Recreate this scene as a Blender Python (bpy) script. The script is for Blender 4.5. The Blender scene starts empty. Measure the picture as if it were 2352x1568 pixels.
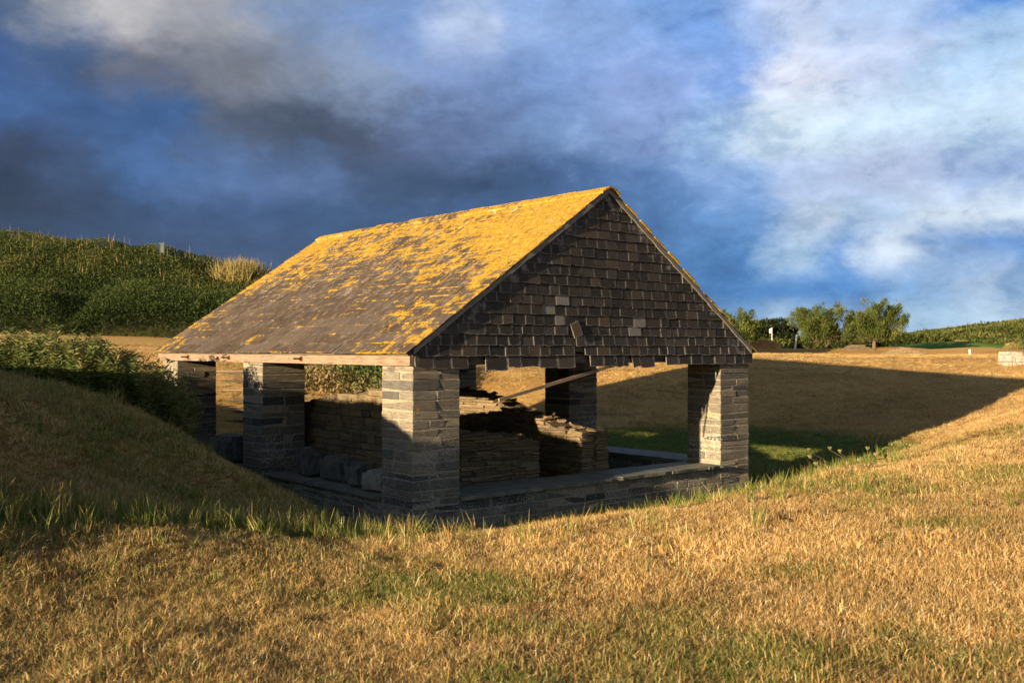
import bpy, bmesh, math, random
import numpy as np
from mathutils import Vector, Matrix

random.seed(7)
rng = np.random.default_rng(7)
scene = bpy.context.scene
COL = scene.collection
R = math.radians

# ------------------------------------------------------------------ camera
EYE = 2.15
FPX, CX, HY = 2252.0, 1176.0, 800.0          # focal length, centre column and horizon row of the photo
cam_d = bpy.data.cameras.new('camera')
cam = bpy.data.objects.new('camera', cam_d)
COL.objects.link(cam)
cam.location = (0, 0, EYE)
cam.rotation_euler = (R(90.41), 0, 0)
cam_d.sensor_width = 36.0
cam_d.lens = 34.47
cam_d.clip_start = 0.1
cam_d.clip_end = 6000
cam_d.dof.use_dof = True
cam_d.dof.focus_distance = 12.0
cam_d.dof.aperture_fstop = 3.2
scene.camera = cam

# ------------------------------------------------------------------ sun direction (light travels along +g mostly)
GX, GY = 0.758, 0.652                        # gable direction of the shelter (world)
MX, MY = -0.652, 0.758                       # length direction of the shelter (world)
SUN_OFF, SUN_EL = R(4.4), R(9.4)
sx = math.cos(SUN_OFF) * GX + math.sin(SUN_OFF) * MX
sy = math.cos(SUN_OFF) * GY + math.sin(SUN_OFF) * MY
LIGHT = Vector((sx * math.cos(SUN_EL), sy * math.cos(SUN_EL), -math.sin(SUN_EL)))
sun_d = bpy.data.lights.new('sun', 'SUN')
sun = bpy.data.objects.new('sun', sun_d)
COL.objects.link(sun)
sun.rotation_euler = LIGHT.to_track_quat('-Z', 'Y').to_euler()
sun.location = (-30, -30, 20)
sun_d.energy = 5.0
sun_d.angle = R(0.55)
sun_d.color = (1.0, 0.755, 0.465)

# ------------------------------------------------------------------ node helper
def lin(c):
    return tuple(((v / 255.0) / 12.92 if v / 255.0 <= 0.04045 else ((v / 255.0 + 0.055) / 1.055) ** 2.4) for v in c)

class G:
    def __init__(self, tree):
        self.t = tree
        tree.nodes.clear()
    def n(self, typ, ins=None, **props):
        nd = self.t.nodes.new(typ)
        for k, v in props.items():
            setattr(nd, k, v)
        if ins:
            for k, v in ins.items():
                s = nd.inputs[k]
                if isinstance(v, bpy.types.NodeSocket):
                    self.t.links.new(v, s)
                else:
                    if hasattr(s, 'default_value') and not isinstance(v, (int, float)) and len(v) == 3 and s.type == 'RGBA':
                        v = (*v, 1.0)
                    s.default_value = v
        return nd
    def m(self, op, a, b=None, c=None, clamp=False):
        ins = {0: a}
        if b is not None: ins[1] = b
        if c is not None: ins[2] = c
        return self.n('ShaderNodeMath', ins, operation=op, use_clamp=clamp).outputs[0]
    def vm(self, op, a, b=None, s=None):
        ins = {0: a}
        if b is not None: ins[1] = b
        if s is not None: ins[3] = s
        nd = self.n('ShaderNodeVectorMath', ins, operation=op)
        return nd.outputs[1] if op in ('DOT_PRODUCT', 'LENGTH') else nd.outputs[0]
    def mix(self, f, a, b, blend='MIX'):
        nd = self.n('ShaderNodeMix', None, data_type='RGBA', blend_type=blend)
        for i, v in ((0, f), (6, a), (7, b)):
            if isinstance(v, bpy.types.NodeSocket): self.t.links.new(v, nd.inputs[i])
            elif isinstance(v, (int, float)): nd.inputs[i].default_value = v
            else: nd.inputs[i].default_value = (*v[:3], 1.0)
        return nd.outputs[2]
    def noise(self, vec, scale, detail=4, rough=0.55, dist=0.0, col=False):
        nd = self.n('ShaderNodeTexNoise', {'Vector': vec, 'Scale': scale, 'Detail': detail, 'Roughness': rough, 'Distortion': dist})
        return nd.outputs['Color' if col else 'Fac']
    def ramp(self, f, stops, interp='LINEAR'):
        nd = self.n('ShaderNodeValToRGB', {0: f})
        cr = nd.color_ramp
        cr.interpolation = interp
        while len(cr.elements) < len(stops): cr.elements.new(0.5)
        for e, (p, c) in zip(cr.elements, stops):
            e.position = p
            e.color = (*c, 1.0) if not isinstance(c, (int, float)) else (c, c, c, 1.0)
        return nd.outputs[0]
    def step(self, v, lo, hi, a=0.0, b=1.0):
        return self.n('ShaderNodeMapRange', {0: v, 1: lo, 2: hi, 3: a, 4: b}, interpolation_type='SMOOTHSTEP').outputs[0]
    def sep(self, v):
        return self.n('ShaderNodeSeparateXYZ', {0: v}).outputs
    def comb(self, x, y, z):
        return self.n('ShaderNodeCombineXYZ', {0: x, 1: y, 2: z}).outputs[0]

# ------------------------------------------------------------------ sky
world = bpy.data.worlds.new('World')
scene.world = world
world.use_nodes = True
w = G(world.node_tree)
wd = w.n('ShaderNodeTexCoord').outputs['Generated']
sky = w.n('ShaderNodeTexSky', None, sky_type='NISHITA')
sky.sun_disc = False
sky.sun_elevation = SUN_EL
sky.sun_rotation = math.atan2(-LIGHT.x, -LIGHT.y)
sky.air_density = 1.0; sky.dust_density = 0.6; sky.ozone_density = 2.0
clear = w.vm('SCALE', sky.outputs[0], s=0.09)
X, Y, Z = w.sep(wd)
az = w.m('MULTIPLY', w.m('ARCTAN2', X, Y), 180 / math.pi)
hor = w.m('SQRT', w.m('ADD', w.m('MULTIPLY', X, X), w.m('MULTIPLY', Y, Y)))
elt = w.m('DIVIDE', Z, w.m('MAXIMUM', hor, 0.05))                     # tangent of the elevation
# cloud streets drift down to the right: noise drawn out along that slant, finer towards the horizon
slant = w.n('ShaderNodeMapping', {'Vector': wd, 'Rotation': (0.0, R(20), 0.0), 'Scale': (1.0, 1.0, 1.75)}).outputs[0]
wb = w.vm('SUBTRACT', w.noise(slant, 4.0, 3, 0.5, col=True), (0.5, 0.5, 0.5))
ws = w.vm('SUBTRACT', w.noise(slant, 15.0, 5, 0.62, col=True), (0.5, 0.5, 0.5))
wbx, wby, _ = w.sep(wb)
wsx, wsy, _ = w.sep(ws)
grow = w.step(elt, 0.02, 0.2, 0.28, 1.0)
azw = w.m('ADD', az, w.m('ADD', w.m('MULTIPLY', w.m('MULTIPLY', wbx, 6.0), grow), w.m('MULTIPLY', w.m('MULTIPLY', wsx, 7.0), w.step(elt, 0.0, 0.15, 0.5, 1.0))))
elw = w.m('ADD', elt, w.m('MULTIPLY', w.m('ADD', w.m('MULTIPLY', wby, 0.06), w.m('MULTIPLY', wsy, 0.075)), grow))
ROWS = [  # (row of the photo the cloud band sits at, [(column, colour)])
 (-120, [(0,(95,120,165)),(500,(150,160,178)),(1000,(135,165,210)),(1600,(125,165,222)),(2000,(150,190,235)),(2352,(85,140,215))]),
 (30,  [(0,(80,98,125)),(120,(135,140,150)),(280,(182,180,182)),(470,(158,160,168)),(700,(122,145,182)),(900,(118,148,198)),(1080,(175,192,222)),(1200,(140,168,215)),(1350,(135,165,215)),(1600,(118,160,222)),(1850,(192,207,236)),(2050,(172,198,236)),(2300,(85,140,215))]),
 (150, [(30,(60,90,138)),(200,(66,92,132)),(340,(104,108,122)),(500,(120,124,136)),(650,(122,132,152)),(800,(138,156,186)),(1000,(130,155,202)),(1250,(124,154,206)),(1500,(136,160,210)),(1700,(118,154,212)),(1830,(214,220,236)),(2050,(192,207,236)),(2250,(172,206,242))]),
 (280, [(30,(62,96,148)),(330,(62,94,142)),(480,(80,90,110)),(700,(70,80,100)),(850,(70,82,106)),(1050,(86,106,146)),(1300,(114,144,190)),(1500,(130,155,202)),(1650,(160,192,230)),(1800,(208,226,240)),(2200,(196,220,241))]),
 (400, [(30,(56,70,98)),(180,(62,84,120)),(350,(72,108,160)),(550,(84,114,160)),(720,(78,104,146)),(900,(60,82,114)),(1100,(56,78,112)),(1300,(70,100,146)),(1500,(92,128,180)),(1700,(120,155,205)),(1850,(165,185,218)),(2050,(178,192,222)),(2300,(150,176,216))]),
 (500, [(30,(52,66,90)),(300,(56,78,112)),(600,(64,90,130)),(900,(60,86,124)),(1200,(74,106,152)),(1500,(72,112,164)),(1700,(100,146,202)),(1880,(192,208,228)),(2000,(170,195,225)),(2200,(208,224,240))]),
 (580, [(30,(54,74,104)),(250,(56,76,106)),(600,(62,84,118)),(1100,(66,98,142)),(1500,(74,118,172)),(1680,(84,136,194)),(1820,(178,206,232)),(1940,(104,148,202)),(2070,(208,222,238)),(2190,(128,164,212)),(2330,(104,148,206))]),
 (660, [(30,(60,86,122)),(600,(62,86,122)),(1200,(70,108,158)),(1700,(78,134,196)),(1950,(86,142,206)),(2090,(128,170,216)),(2250,(170,194,224)),(2340,(140,175,215))]),
 (735, [(30,(62,88,124)),(600,(66,92,130)),(1200,(90,130,178)),(1700,(120,165,212)),(1790,(168,198,226)),(1900,(134,172,214)),(2100,(165,198,226)),(2300,(182,208,232))]),
 (800, [(30,(66,92,128)),(600,(72,100,138)),(1200,(110,150,195)),(1800,(165,198,226)),(2300,(184,210,232))]),
]
acc = None
prev_t = None
for yrow, stops in ROWS:
    st = []
    for px, c in stops:
        a = math.degrees(math.atan((px - CX) / FPX))
        st.append(((a + 45) / 90.0, lin(c)))
    f = w.n('ShaderNodeMapRange', {0: azw, 1: -45.0, 2: 45.0, 3: 0.0, 4: 1.0}).outputs[0]
    c = w.ramp(f, st, 'EASE')
    tt = (HY - yrow) / FPX * 0.97
    if acc is None: acc = c
    else: acc = w.mix(w.step(elw, prev_t, tt), acc, c)
    prev_t = tt
# ragged cloud texture on top of the bands
det = w.noise(slant, 11.0, 7, 0.62, 0.25)
fine = w.noise(slant, 34.0, 5, 0.65, 0.4)
dd = w.m('ADD', w.m('SUBTRACT', det, 0.5), w.m('MULTIPLY', w.m('SUBTRACT', fine, 0.5), 0.6))
side = w.step(az, -10.0, 14.0)                                        # the sunlit, broken side of the front
gain = w.m('ADD', 1.0, w.m('MULTIPLY', dd, w.m('ADD', 0.74, w.m('MULTIPLY', side, 0.3))))
acc = w.vm('SCALE', acc, s=w.m('ADD', gain, w.m('MULTIPLY', wby, 0.5)))
# sunlit tufts with ragged edges, and slate-blue undersides just below them
puff = w.m('MULTIPLY', w.step(dd, 0.03, 0.24), w.m('ADD', 0.04, w.m('MULTIPLY', side, 0.26)))
acc = w.mix(puff, acc, w.vm('ADD', w.vm('SCALE', acc, s=0.75), (0.22, 0.215, 0.215)))
gap = w.m('MULTIPLY', w.step(dd, -0.05, -0.15), w.m('MULTIPLY', side, 0.3))
acc = w.mix(gap, acc, w.vm('MULTIPLY', acc, (0.55, 0.75, 0.98)))
acc = w.n('ShaderNodeHueSaturation', {'Color': acc, 'Saturation': 1.0, 'Value': 0.95}).outputs[0]
# the rest of the sky: broken cloud over the clear sky, same weather
cover = w.step(wbx, -0.14, 0.16)
cloudc = w.mix(det, lin((70, 84, 108)), lin((190, 200, 218)))
rest = w.mix(w.m('MULTIPLY', cover, 0.85), clear, cloudc)
inview = w.m('MULTIPLY', w.step(w.m('ABSOLUTE', az), 36.0, 62.0, 1.0, 0.0), w.step(elt, 0.42, 0.75, 1.0, 0.0))
inview = w.m('MULTIPLY', inview, 0.94)
final = w.mix(inview, rest, acc)
world.cycles.sampling_method = 'MANUAL'; world.cycles.sample_map_resolution = 512
bg = w.n('ShaderNodeBackground', {'Color': final, 'Strength': 0.42})
w.t.links.new(bg.outputs[0], w.n('ShaderNodeOutputWorld').inputs[0])

# ------------------------------------------------------------------ exposure
scene.view_settings.view_transform = 'Standard'
scene.view_settings.look = 'None'
scene.view_settings.exposure = 1.4
scene.view_settings.gamma = 1.0
scene.view_settings.use_curve_mapping = False
scene.cycles.use_denoising = True
scene.cycles.max_bounces = 4
scene.cycles.diffuse_bounces = 2
scene.cycles.transparent_max_bounces = 6
scene.cycles.sample_clamp_indirect = 4.0

# ------------------------------------------------------------------ object helpers
def put(o, parent=None):
    COL.objects.link(o)
    if parent is not None: o.parent = parent
    return o

def tag(o, label=None, cat=None, group=None, kind=None):
    if label: o['label'] = label
    if cat: o['category'] = cat
    if group: o['group'] = group
    if kind: o['kind'] = kind
    return o

def empty(name, loc=(0, 0, 0), rz=0.0):
    o = bpy.data.objects.new(name, None)
    o.location = loc
    o.rotation_euler = (0, 0, rz)
    o.empty_display_size = 0.2
    return put(o)

def mobj(name, verts, faces, mat, parent=None, loc=(0, 0, 0), rot=(0, 0, 0), smooth=False):
    me = bpy.data.meshes.new(name)
    me.from_pydata([tuple(v) for v in verts], [], [tuple(f) for f in faces])
    me.materials.append(mat)
    if smooth: me.polygons.foreach_set('use_smooth', [True] * len(me.polygons))
    me.update()
    o = bpy.data.objects.new(name, me)
    o.location = loc
    o.rotation_euler = rot
    return put(o, parent)

def np_mesh(name, verts, quads, mat, smooth=False):
    """fast mesh from numpy arrays; quads (n,4) or tris (n,3)"""
    me = bpy.data.meshes.new(name)
    nv, nf, k = len(verts), len(quads), quads.shape[1]
    me.vertices.add(nv); me.vertices.foreach_set('co', np.ascontiguousarray(verts, dtype=np.float32).ravel())
    me.loops.add(nf * k); me.loops.foreach_set('vertex_index', np.ascontiguousarray(quads, dtype=np.int32).ravel())
    me.polygons.add(nf)
    me.polygons.foreach_set('loop_start', np.arange(0, nf * k, k, dtype=np.int32))
    me.polygons.foreach_set('loop_total', np.full(nf, k, dtype=np.int32))
    if smooth: me.polygons.foreach_set('use_smooth', np.ones(nf, dtype=bool))
    me.materials.append(mat)
    me.update(calc_edges=True)
    return me

_bm = bmesh.new()
bmesh.ops.create_cube(_bm, size=2.0)
bmesh.ops.bevel(_bm, geom=list(_bm.edges), offset=0.2, segments=1, affect='EDGES')
_bm.verts.index_update()
CH_V = np.array([v.co[:] for v in _bm.verts]); CH_F = [[v.index for v in f.verts] for f in _bm.faces]
_bm.free()
CH_S = np.sign(CH_V); CH_B = (np.abs(CH_V) < 0.95).astype(float)

def chunk(sx, sy, sz, bev=0.01, jit=0.006, rnd=random):
    """bevelled, slightly uneven block with its base centre at the origin"""
    h = np.array([sx, sy, sz]) / 2
    b = np.minimum(bev, h * 0.6)
    corner = {}
    out = []
    for s, bb in zip(CH_S, CH_B):
        k = tuple(s)
        if k not in corner:
            corner[k] = np.array([rnd.uniform(-jit, jit) for _ in range(3)])
        out.append(s * (h - bb * b) + corner[k] + np.array([0, 0, h[2]]) + np.array([rnd.uniform(-jit, jit) * 0.3 for _ in range(3)]))
    return out, CH_F

def box(x0, x1, y0, y1, z0, z1):
    v = [(x0, y0, z0), (x1, y0, z0), (x1, y1, z0), (x0, y1, z0), (x0, y0, z1), (x1, y0, z1), (x1, y1, z1), (x0, y1, z1)]
    f = [(0, 3, 2, 1), (4, 5, 6, 7), (0, 1, 5, 4), (1, 2, 6, 5), (2, 3, 7, 6), (3, 0, 4, 7)]
    return v, f

class MB:
    def __init__(self): self.v, self.f = [], []
    def add(self, v, f):
        o = len(self.v); self.v += [tuple(a) for a in v]; self.f += [tuple(i + o for i in q) for q in f]
        return self
    def tube(self, pts, radii, n=6, cap=True):
        pts = [Vector(p) for p in pts]
        if isinstance(radii, (int, float)): radii = [radii] * len(pts)
        o = len(self.v)
        for i, p in enumerate(pts):
            d = (pts[min(i + 1, len(pts) - 1)] - pts[max(i - 1, 0)]).normalized()
            a = d.cross(Vector((0, 0, 1)) if abs(d.z) < 0.9 else Vector((1, 0, 0))).normalized()
            b = d.cross(a)
            for k in range(n):
                t = 2 * math.pi * k / n
                self.v.append(tuple(p + (a * math.cos(t) + b * math.sin(t)) * radii[i]))
        for i in range(len(pts) - 1):
            for k in range(n):
                k2 = (k + 1) % n
                self.f.append((o + i * n + k, o + i * n + k2, o + (i + 1) * n + k2, o + (i + 1) * n + k))
        if cap:
            self.f.append(tuple(o + k for k in range(n))[::-1])
            self.f.append(tuple(o + (len(pts) - 1) * n + k for k in range(n)))
        return self
    def obj(self, name, mat, parent=None, loc=(0, 0, 0), rot=(0, 0, 0), smooth=False):
        return mobj(name, self.v, self.f, mat, parent, loc, rot, smooth)

def px(x, y, depth):
    """photo column / row at a depth -> world point"""
    return Vector(((x - CX) / FPX * depth, depth, EYE + (HY - y) / FPX * depth))

# ------------------------------------------------------------------ shelter frame (needed by materials)
AX, AY = -0.1012 * 11, 11.0
W_, L_ = 6.26, 7.32
shelter = empty('shelter', (AX, AY, 0), math.atan2(GY, GX))
tag(shelter, 'open-sided stone shelter with lichen-covered slate roof and slate-hung gable', 'shelter')
def b2w(u, v):
    return AX + u * GX + v * MX, AY + u * GY + v * MY
def w2b(x, y):
    return (x - AX) * GX + (y - AY) * GY, (x - AX) * MX + (y - AY) * MY

# ------------------------------------------------------------------ materials
def material(name):
    mt = bpy.data.materials.new(name)
    mt.use_nodes = True
    return mt, G(mt.node_tree)
def finish(g, color, rough=0.85, bump=None, bstr=0.3, bdist=0.01, spec=0.25, extra=None):
    p = g.n('ShaderNodeBsdfPrincipled', {'Base Color': color, 'Roughness': rough, 'Specular IOR Level': spec})
    if bump is not None:
        b = g.n('ShaderNodeBump', {'Height': bump, 'Strength': bstr, 'Distance': bdist})
        g.t.links.new(b.outputs[0], p.inputs['Normal'])
    o = g.n('ShaderNodeOutputMaterial')
    g.t.links.new(p.outputs[0], o.inputs[0])
    return p
def tcobj(g, ob=None):
    n = g.n('ShaderNodeTexCoord')
    if ob is not None: n.object = ob
    return n.outputs['Object']
def obrand(g):
    return g.n('ShaderNodeObjectInfo').outputs['Random']

def mat_roof_slate():
    mt, g = material('roof slate with lichen')
    P = tcobj(g, shelter); u, v, z = g.sep(P)
    loc = tcobj(g); lx, ly, lz = g.sep(loc)
    rnd = obrand(g)
    base = g.ramp(rnd, [(0, (0.050, 0.037, 0.030)), (0.35, (0.070, 0.052, 0.042)), (0.7, (0.064, 0.053, 0.047)), (1, (0.098, 0.078, 0.064))])
    n1 = g.noise(P, 9.0, 6, 0.65)
    base = g.mix(g.step(n1, 0.42, 0.75, 0, 0.5), base, (0.15, 0.12, 0.096))
    strk = g.noise(g.vm('MULTIPLY', loc, (14.0, 1.6, 1.0)), 5.0, 4, 0.6)
    base = g.mix(g.step(strk, 0.55, 0.72, 0, 0.4), base, (0.19, 0.15, 0.115))
    scr = g.noise(g.vm('MULTIPLY', loc, (1.0, 0.12, 1.0)), 60.0, 3, 0.6)
    base = g.mix(g.step(scr, 0.56, 0.75, 0, 0.45), base, (0.05, 0.04, 0.035))
    # orange lichen: thick near the ridge and both verges, sparse lower down, a rim on each slate's lower edge
    h = g.m('DIVIDE', g.m('SUBTRACT', z, 2.05), 2.2)
    top = g.step(h, 0.34, 0.95, 0.0, 0.21)
    verge = g.m('MAXIMUM', g.step(v, -0.1, 1.9, 0.14, 0.0), g.step(v, 5.9, 7.4, 0.0, 0.15))
    near = g.m('MULTIPLY', g.step(v, 4.6, 0.4), g.step(h, 0.1, 0.5, 0.0, 0.095))
    rim = g.m('MULTIPLY', g.step(ly, 0.0, 0.035, 1.0, 0.0), g.step(g.noise(P, 2.2, 5, 0.6), 0.38, 0.66, 0.0, 0.2))
    big = g.noise(P, 1.5, 3, 0.5)
    lich = g.noise(P, 5.5, 8, 0.66, 0.4)
    lv = g.m('ADD', g.m('ADD', g.m('ADD', lich, g.m('MULTIPLY', g.m('SUBTRACT', big, 0.5), 0.5)), g.m('ADD', top, verge)), g.m('ADD', near, rim))
    lv = g.m('ADD', lv, g.m('MULTIPLY', g.m('SUBTRACT', g.noise(P, 26.0, 5, 0.7), 0.5), 0.36))
    mask = g.step(lv, 0.635, 0.745)
    speck = g.noise(P, 70.0, 4, 0.6)
    mask = g.m('MULTIPLY', mask, g.step(speck, 0.38, 0.52, 0.1, 1.0))
    lc = g.ramp(g.noise(P, 15.0, 7, 0.72), [(0.26, (0.17, 0.105, 0.03)), (0.40, (0.36, 0.215, 0.025)), (0.53, (0.52, 0.315, 0.028)), (0.66, (0.58, 0.38, 0.05)), (0.8, (0.62, 0.50, 0.22))])
    grey = g.step(g.noise(P, 7.5, 7, 0.7, 0.3), 0.5, 0.66, 0.0, 0.75)
    grey = g.m('MULTIPLY', grey, g.step(h, 0.2, 0.6, 0.35, 1.0))
    white = g.m('MULTIPLY', g.step(g.noise(g.vm('ADD', P, (7, 3, 1)), 4.0, 6, 0.7, 0.6), 0.63, 0.66), g.step(h, 0.72, 0.95, 0.25, 1.0))
    c = g.mix(grey, base, (0.26, 0.235, 0.195))
    c = g.mix(mask, c, lc)
    c = g.mix(g.m('MULTIPLY', white, 0.8), c, (0.62, 0.58, 0.5))
    bump = g.m('ADD', g.m('MULTIPLY', mask, 0.6), g.m('ADD', g.m('MULTIPLY', speck, 0.5), n1))
    finish(g, c, 0.9, bump, 0.55, 0.012, 0.15)
    return mt

def mat_gable_slate(pale=False):
    mt, g = material('weathered pale slate' if pale else 'dark hanging slate')
    P = tcobj(g, shelter); u, v, z = g.sep(P)
    loc = tcobj(g); lx, ly, lz = g.sep(loc)
    rnd = obrand(g)
    off = g.vm('ADD', loc, g.comb(g.m('MULTIPLY', rnd, 31.0), 0.0, g.m('MULTIPLY', rnd, 17.0)))
    if pale:
        base = g.mix(g.noise(off, 14.0, 5, 0.6), (0.12, 0.12, 0.115), (0.27, 0.26, 0.24))
    else:
        base = g.ramp(rnd, [(0, (0.022, 0.021, 0.020)), (0.3, (0.036, 0.031, 0.027)), (0.6, (0.046, 0.038, 0.032)), (0.85, (0.056, 0.050, 0.045)), (1, (0.085, 0.062, 0.042))])
        n1 = g.noise(off, 10.0, 6, 0.65)
        base = g.mix(g.step(n1, 0.5, 0.75, 0, 0.6), base, (0.085, 0.075, 0.065))
        # pale bloom round the rim of the slates, stronger on the lowest courses and under the verges
        att = g.n('ShaderNodeAttribute', None, attribute_name='rim').outputs['Fac']
        low = g.step(z, 2.05, 2.75, 1.0, 0.4)
        du = g.m('ABSOLUTE', g.m('SUBTRACT', u, 3.13))
        vg = g.step(g.m('SUBTRACT', g.m('SUBTRACT', 4.2, g.m('MULTIPLY', du, 0.675)), z), 0.06, 0.32, 1.0, 0.0)
        side = g.step(u, 0.2, 1.6, 0.9, 0.0)
        am = g.m('MAXIMUM', g.m('MAXIMUM', low, vg), side)
        rimn = g.m('ADD', att, g.m('MULTIPLY', g.m('SUBTRACT', g.noise(off, 16.0, 5, 0.6), 0.5), 1.5))
        base = g.mix(g.m('MULTIPLY', g.step(rimn, 0.55, 1.0), g.m('MULTIPLY', am, 0.85)), base, (0.24, 0.235, 0.225))
        bl = g.step(g.noise(P, 5.0, 5, 0.65), 0.52, 0.68)
        base = g.mix(g.m('MULTIPLY', g.m('MULTIPLY', bl, vg), 0.8), base, (0.26, 0.255, 0.24))
        sp = g.step(g.noise(P, 26.0, 2, 0.5), 0.76, 0.78)
        base = g.mix(g.m('MULTIPLY', sp, 0.7), base, (0.42, 0.36, 0.25))
    bump = g.noise(g.vm('MULTIPLY', off, (1, 1, 0.5)), 40.0, 5, 0.6)
    finish(g, base, 0.72, bump, 0.35, 0.006, 0.3)
    return mt

def mat_stone(name, tones, mortar=False, lichen=True, band=1.0):
    mt, g = material(name)
    P = tcobj(g, shelter); u, v, z = g.sep(P)
    loc = tcobj(g)
    rnd = obrand(g)
    off = g.vm('ADD', P, g.comb(0.0, 0.0, g.m('MULTIPLY', rnd, 9.0)))
    if mortar:
        base = g.mix(g.step(g.noise(P, 30.0, 6, 0.7), 0.3, 0.7), tones[0], tones[1])
    else:
        k = len(tones) - 1
        base = g.ramp(rnd, [(i / k, t) for i, t in enumerate(tones)])
        lam = g.noise(g.vm('MULTIPLY', off, (1.3, 1.3, 9.0)), 6.0, 5, 0.65, 0.3)
        base = g.mix(g.step(lam, 0.42, 0.72, 0, 0.75 * band), base, g.vm('SCALE', base, s=0.36))
        base = g.mix(g.step(g.noise(off, 3.5, 5, 0.6), 0.5, 0.75, 0, 0.6), base, g.vm('MULTIPLY', base, (1.5, 1.38, 1.15)))
    if lichen:
        hi = g.noise(P, 2.6, 3, 0.5)
        low = g.step(z, 1.75, 0.6, -0.02, 0.085)
        wm = g.step(g.m('ADD', g.m('ADD', g.noise(P, 46.0, 5, 0.7), g.m('MULTIPLY', g.m('SUBTRACT', hi, 0.5), 0.35)), low), 0.625, 0.69)
        base = g.mix(g.m('MULTIPLY', wm, 0.75), base, (0.46, 0.45, 0.40))
        om = g.step(g.m('ADD', g.noise(P, 6.0, 5, 0.6), g.step(z, 0.9, 1.6, 0.0, 0.035)), 0.69, 0.715)
        base = g.mix(g.m('MULTIPLY', om, 0.8), base, (0.55, 0.30, 0.03))
    bump = g.m('ADD', g.noise(g.vm('MULTIPLY', off, (1, 1, 4)), 16.0, 6, 0.65), g.m('MULTIPLY', g.noise(P, 90.0, 3, 0.6), 0.35))
    finish(g, base, 0.88, bump, 0.85, 0.02, 0.2)
    return mt

def mat_simple(name, c1, c2, scale=8.0, stretch=(1, 1, 1), rough=0.8, bstr=0.3, spec=0.25, detail=6):
    mt, g = material(name)
    loc = tcobj(g)
    q = g.vm('MULTIPLY', g.vm('ADD', loc, g.comb(g.m('MULTIPLY', obrand(g), 13.0), 0.0, 0.0)), stretch)
    n = g.noise(q, scale, detail, 0.62, 0.2)
    c = g.mix(g.step(n, 0.3, 0.72), c1, c2)
    finish(g, c, rough, g.noise(q, scale * 3, 5, 0.6), bstr, 0.01, spec)
    return mt

def mat_wood_beam():
    mt, g = material('weathered pale timber')
    P = tcobj(g, shelter)
    grain = g.noise(g.vm('MULTIPLY', P, (14.0, 1.1, 14.0)), 4.0, 6, 0.6, 0.3)
    c = g.ramp(grain, [(0.3, (0.12, 0.085, 0.06)), (0.5, (0.24, 0.175, 0.125)), (0.68, (0.33, 0.26, 0.19))])
    grey = g.step(g.noise(P, 2.2, 4, 0.6), 0.45, 0.7, 0, 0.6)
    c = g.mix(grey, c, (0.24, 0.195, 0.155))
    rust = g.step(g.noise(P, 9.0, 4, 0.6), 0.66, 0.74, 0, 0.7)
    c = g.mix(rust, c, (0.24, 0.10, 0.035))
    finish(g, c, 0.85, grain, 0.4, 0.006, 0.2)
    return mt

def leafmat(name, cols, trans=0.35, attr='rnd', rough=0.6, instancer=None):
    mt, g = material(name)
    f = g.n('ShaderNodeAttribute', None, attribute_name=attr).outputs['Fac']
    k = len(cols) - 1
    c = g.ramp(f, [(i / k, x) for i, x in enumerate(cols)])
    d = g.n('ShaderNodeBsdfPrincipled', {'Base Color': c, 'Roughness': rough, 'Specular IOR Level': 0.15})
    t = g.n('ShaderNodeBsdfTranslucent', {'Color': c})
    mx = g.n('ShaderNodeMixShader', {0: trans, 1: d.outputs[0], 2: t.outputs[0]})
    o = g.n('ShaderNodeOutputMaterial')
    g.t.links.new(mx.outputs[0], o.inputs[0])
    return mt

def mat_blade():
    mt, g = material('grass blades')
    b = g.n('ShaderNodeAttribute', None, attribute_name='rnd').outputs['Fac']
    gr = g.n('ShaderNodeAttribute', None, attribute_name='green', attribute_type='INSTANCER').outputs['Fac']
    tn = g.n('ShaderNodeAttribute', None, attribute_name='tone', attribute_type='INSTANCER').outputs['Fac']
    straw = g.ramp(b, [(0.0, (0.22, 0.115, 0.04)), (0.25, (0.42, 0.25, 0.085)), (0.55, (0.58, 0.39, 0.15)), (0.8, (0.68, 0.51, 0.24)), (1.0, (0.80, 0.68, 0.42))])
    green = g.ramp(b, [(0.0, (0.07, 0.105, 0.022)), (0.4, (0.145, 0.20, 0.04)), (0.8, (0.24, 0.28, 0.06)), (1.0, (0.38, 0.36, 0.12))])
    straw = g.vm('SCALE', straw, s=g.m('ADD', 0.58, g.m('MULTIPLY', tn, 0.95)))
    hash_ = g.m('FRACT', g.m('MULTIPLY', b, 17.3))
    f = g.step(g.m('SUBTRACT', gr, hash_), -0.12, 0.12)
    c = g.mix(f, straw, green)
    d = g.n('ShaderNodeBsdfPrincipled', {'Base Color': c, 'Roughness': 0.6, 'Specular IOR Level': 0.2})
    t = g.n('ShaderNodeBsdfTranslucent', {'Color': c})
    mx = g.n('ShaderNodeMixShader', {0: 0.3, 1: d.outputs[0], 2: t.outputs[0]})
    o = g.n('ShaderNodeOutputMaterial')
    g.t.links.new(mx.outputs[0], o.inputs[0])
    return mt

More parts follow.
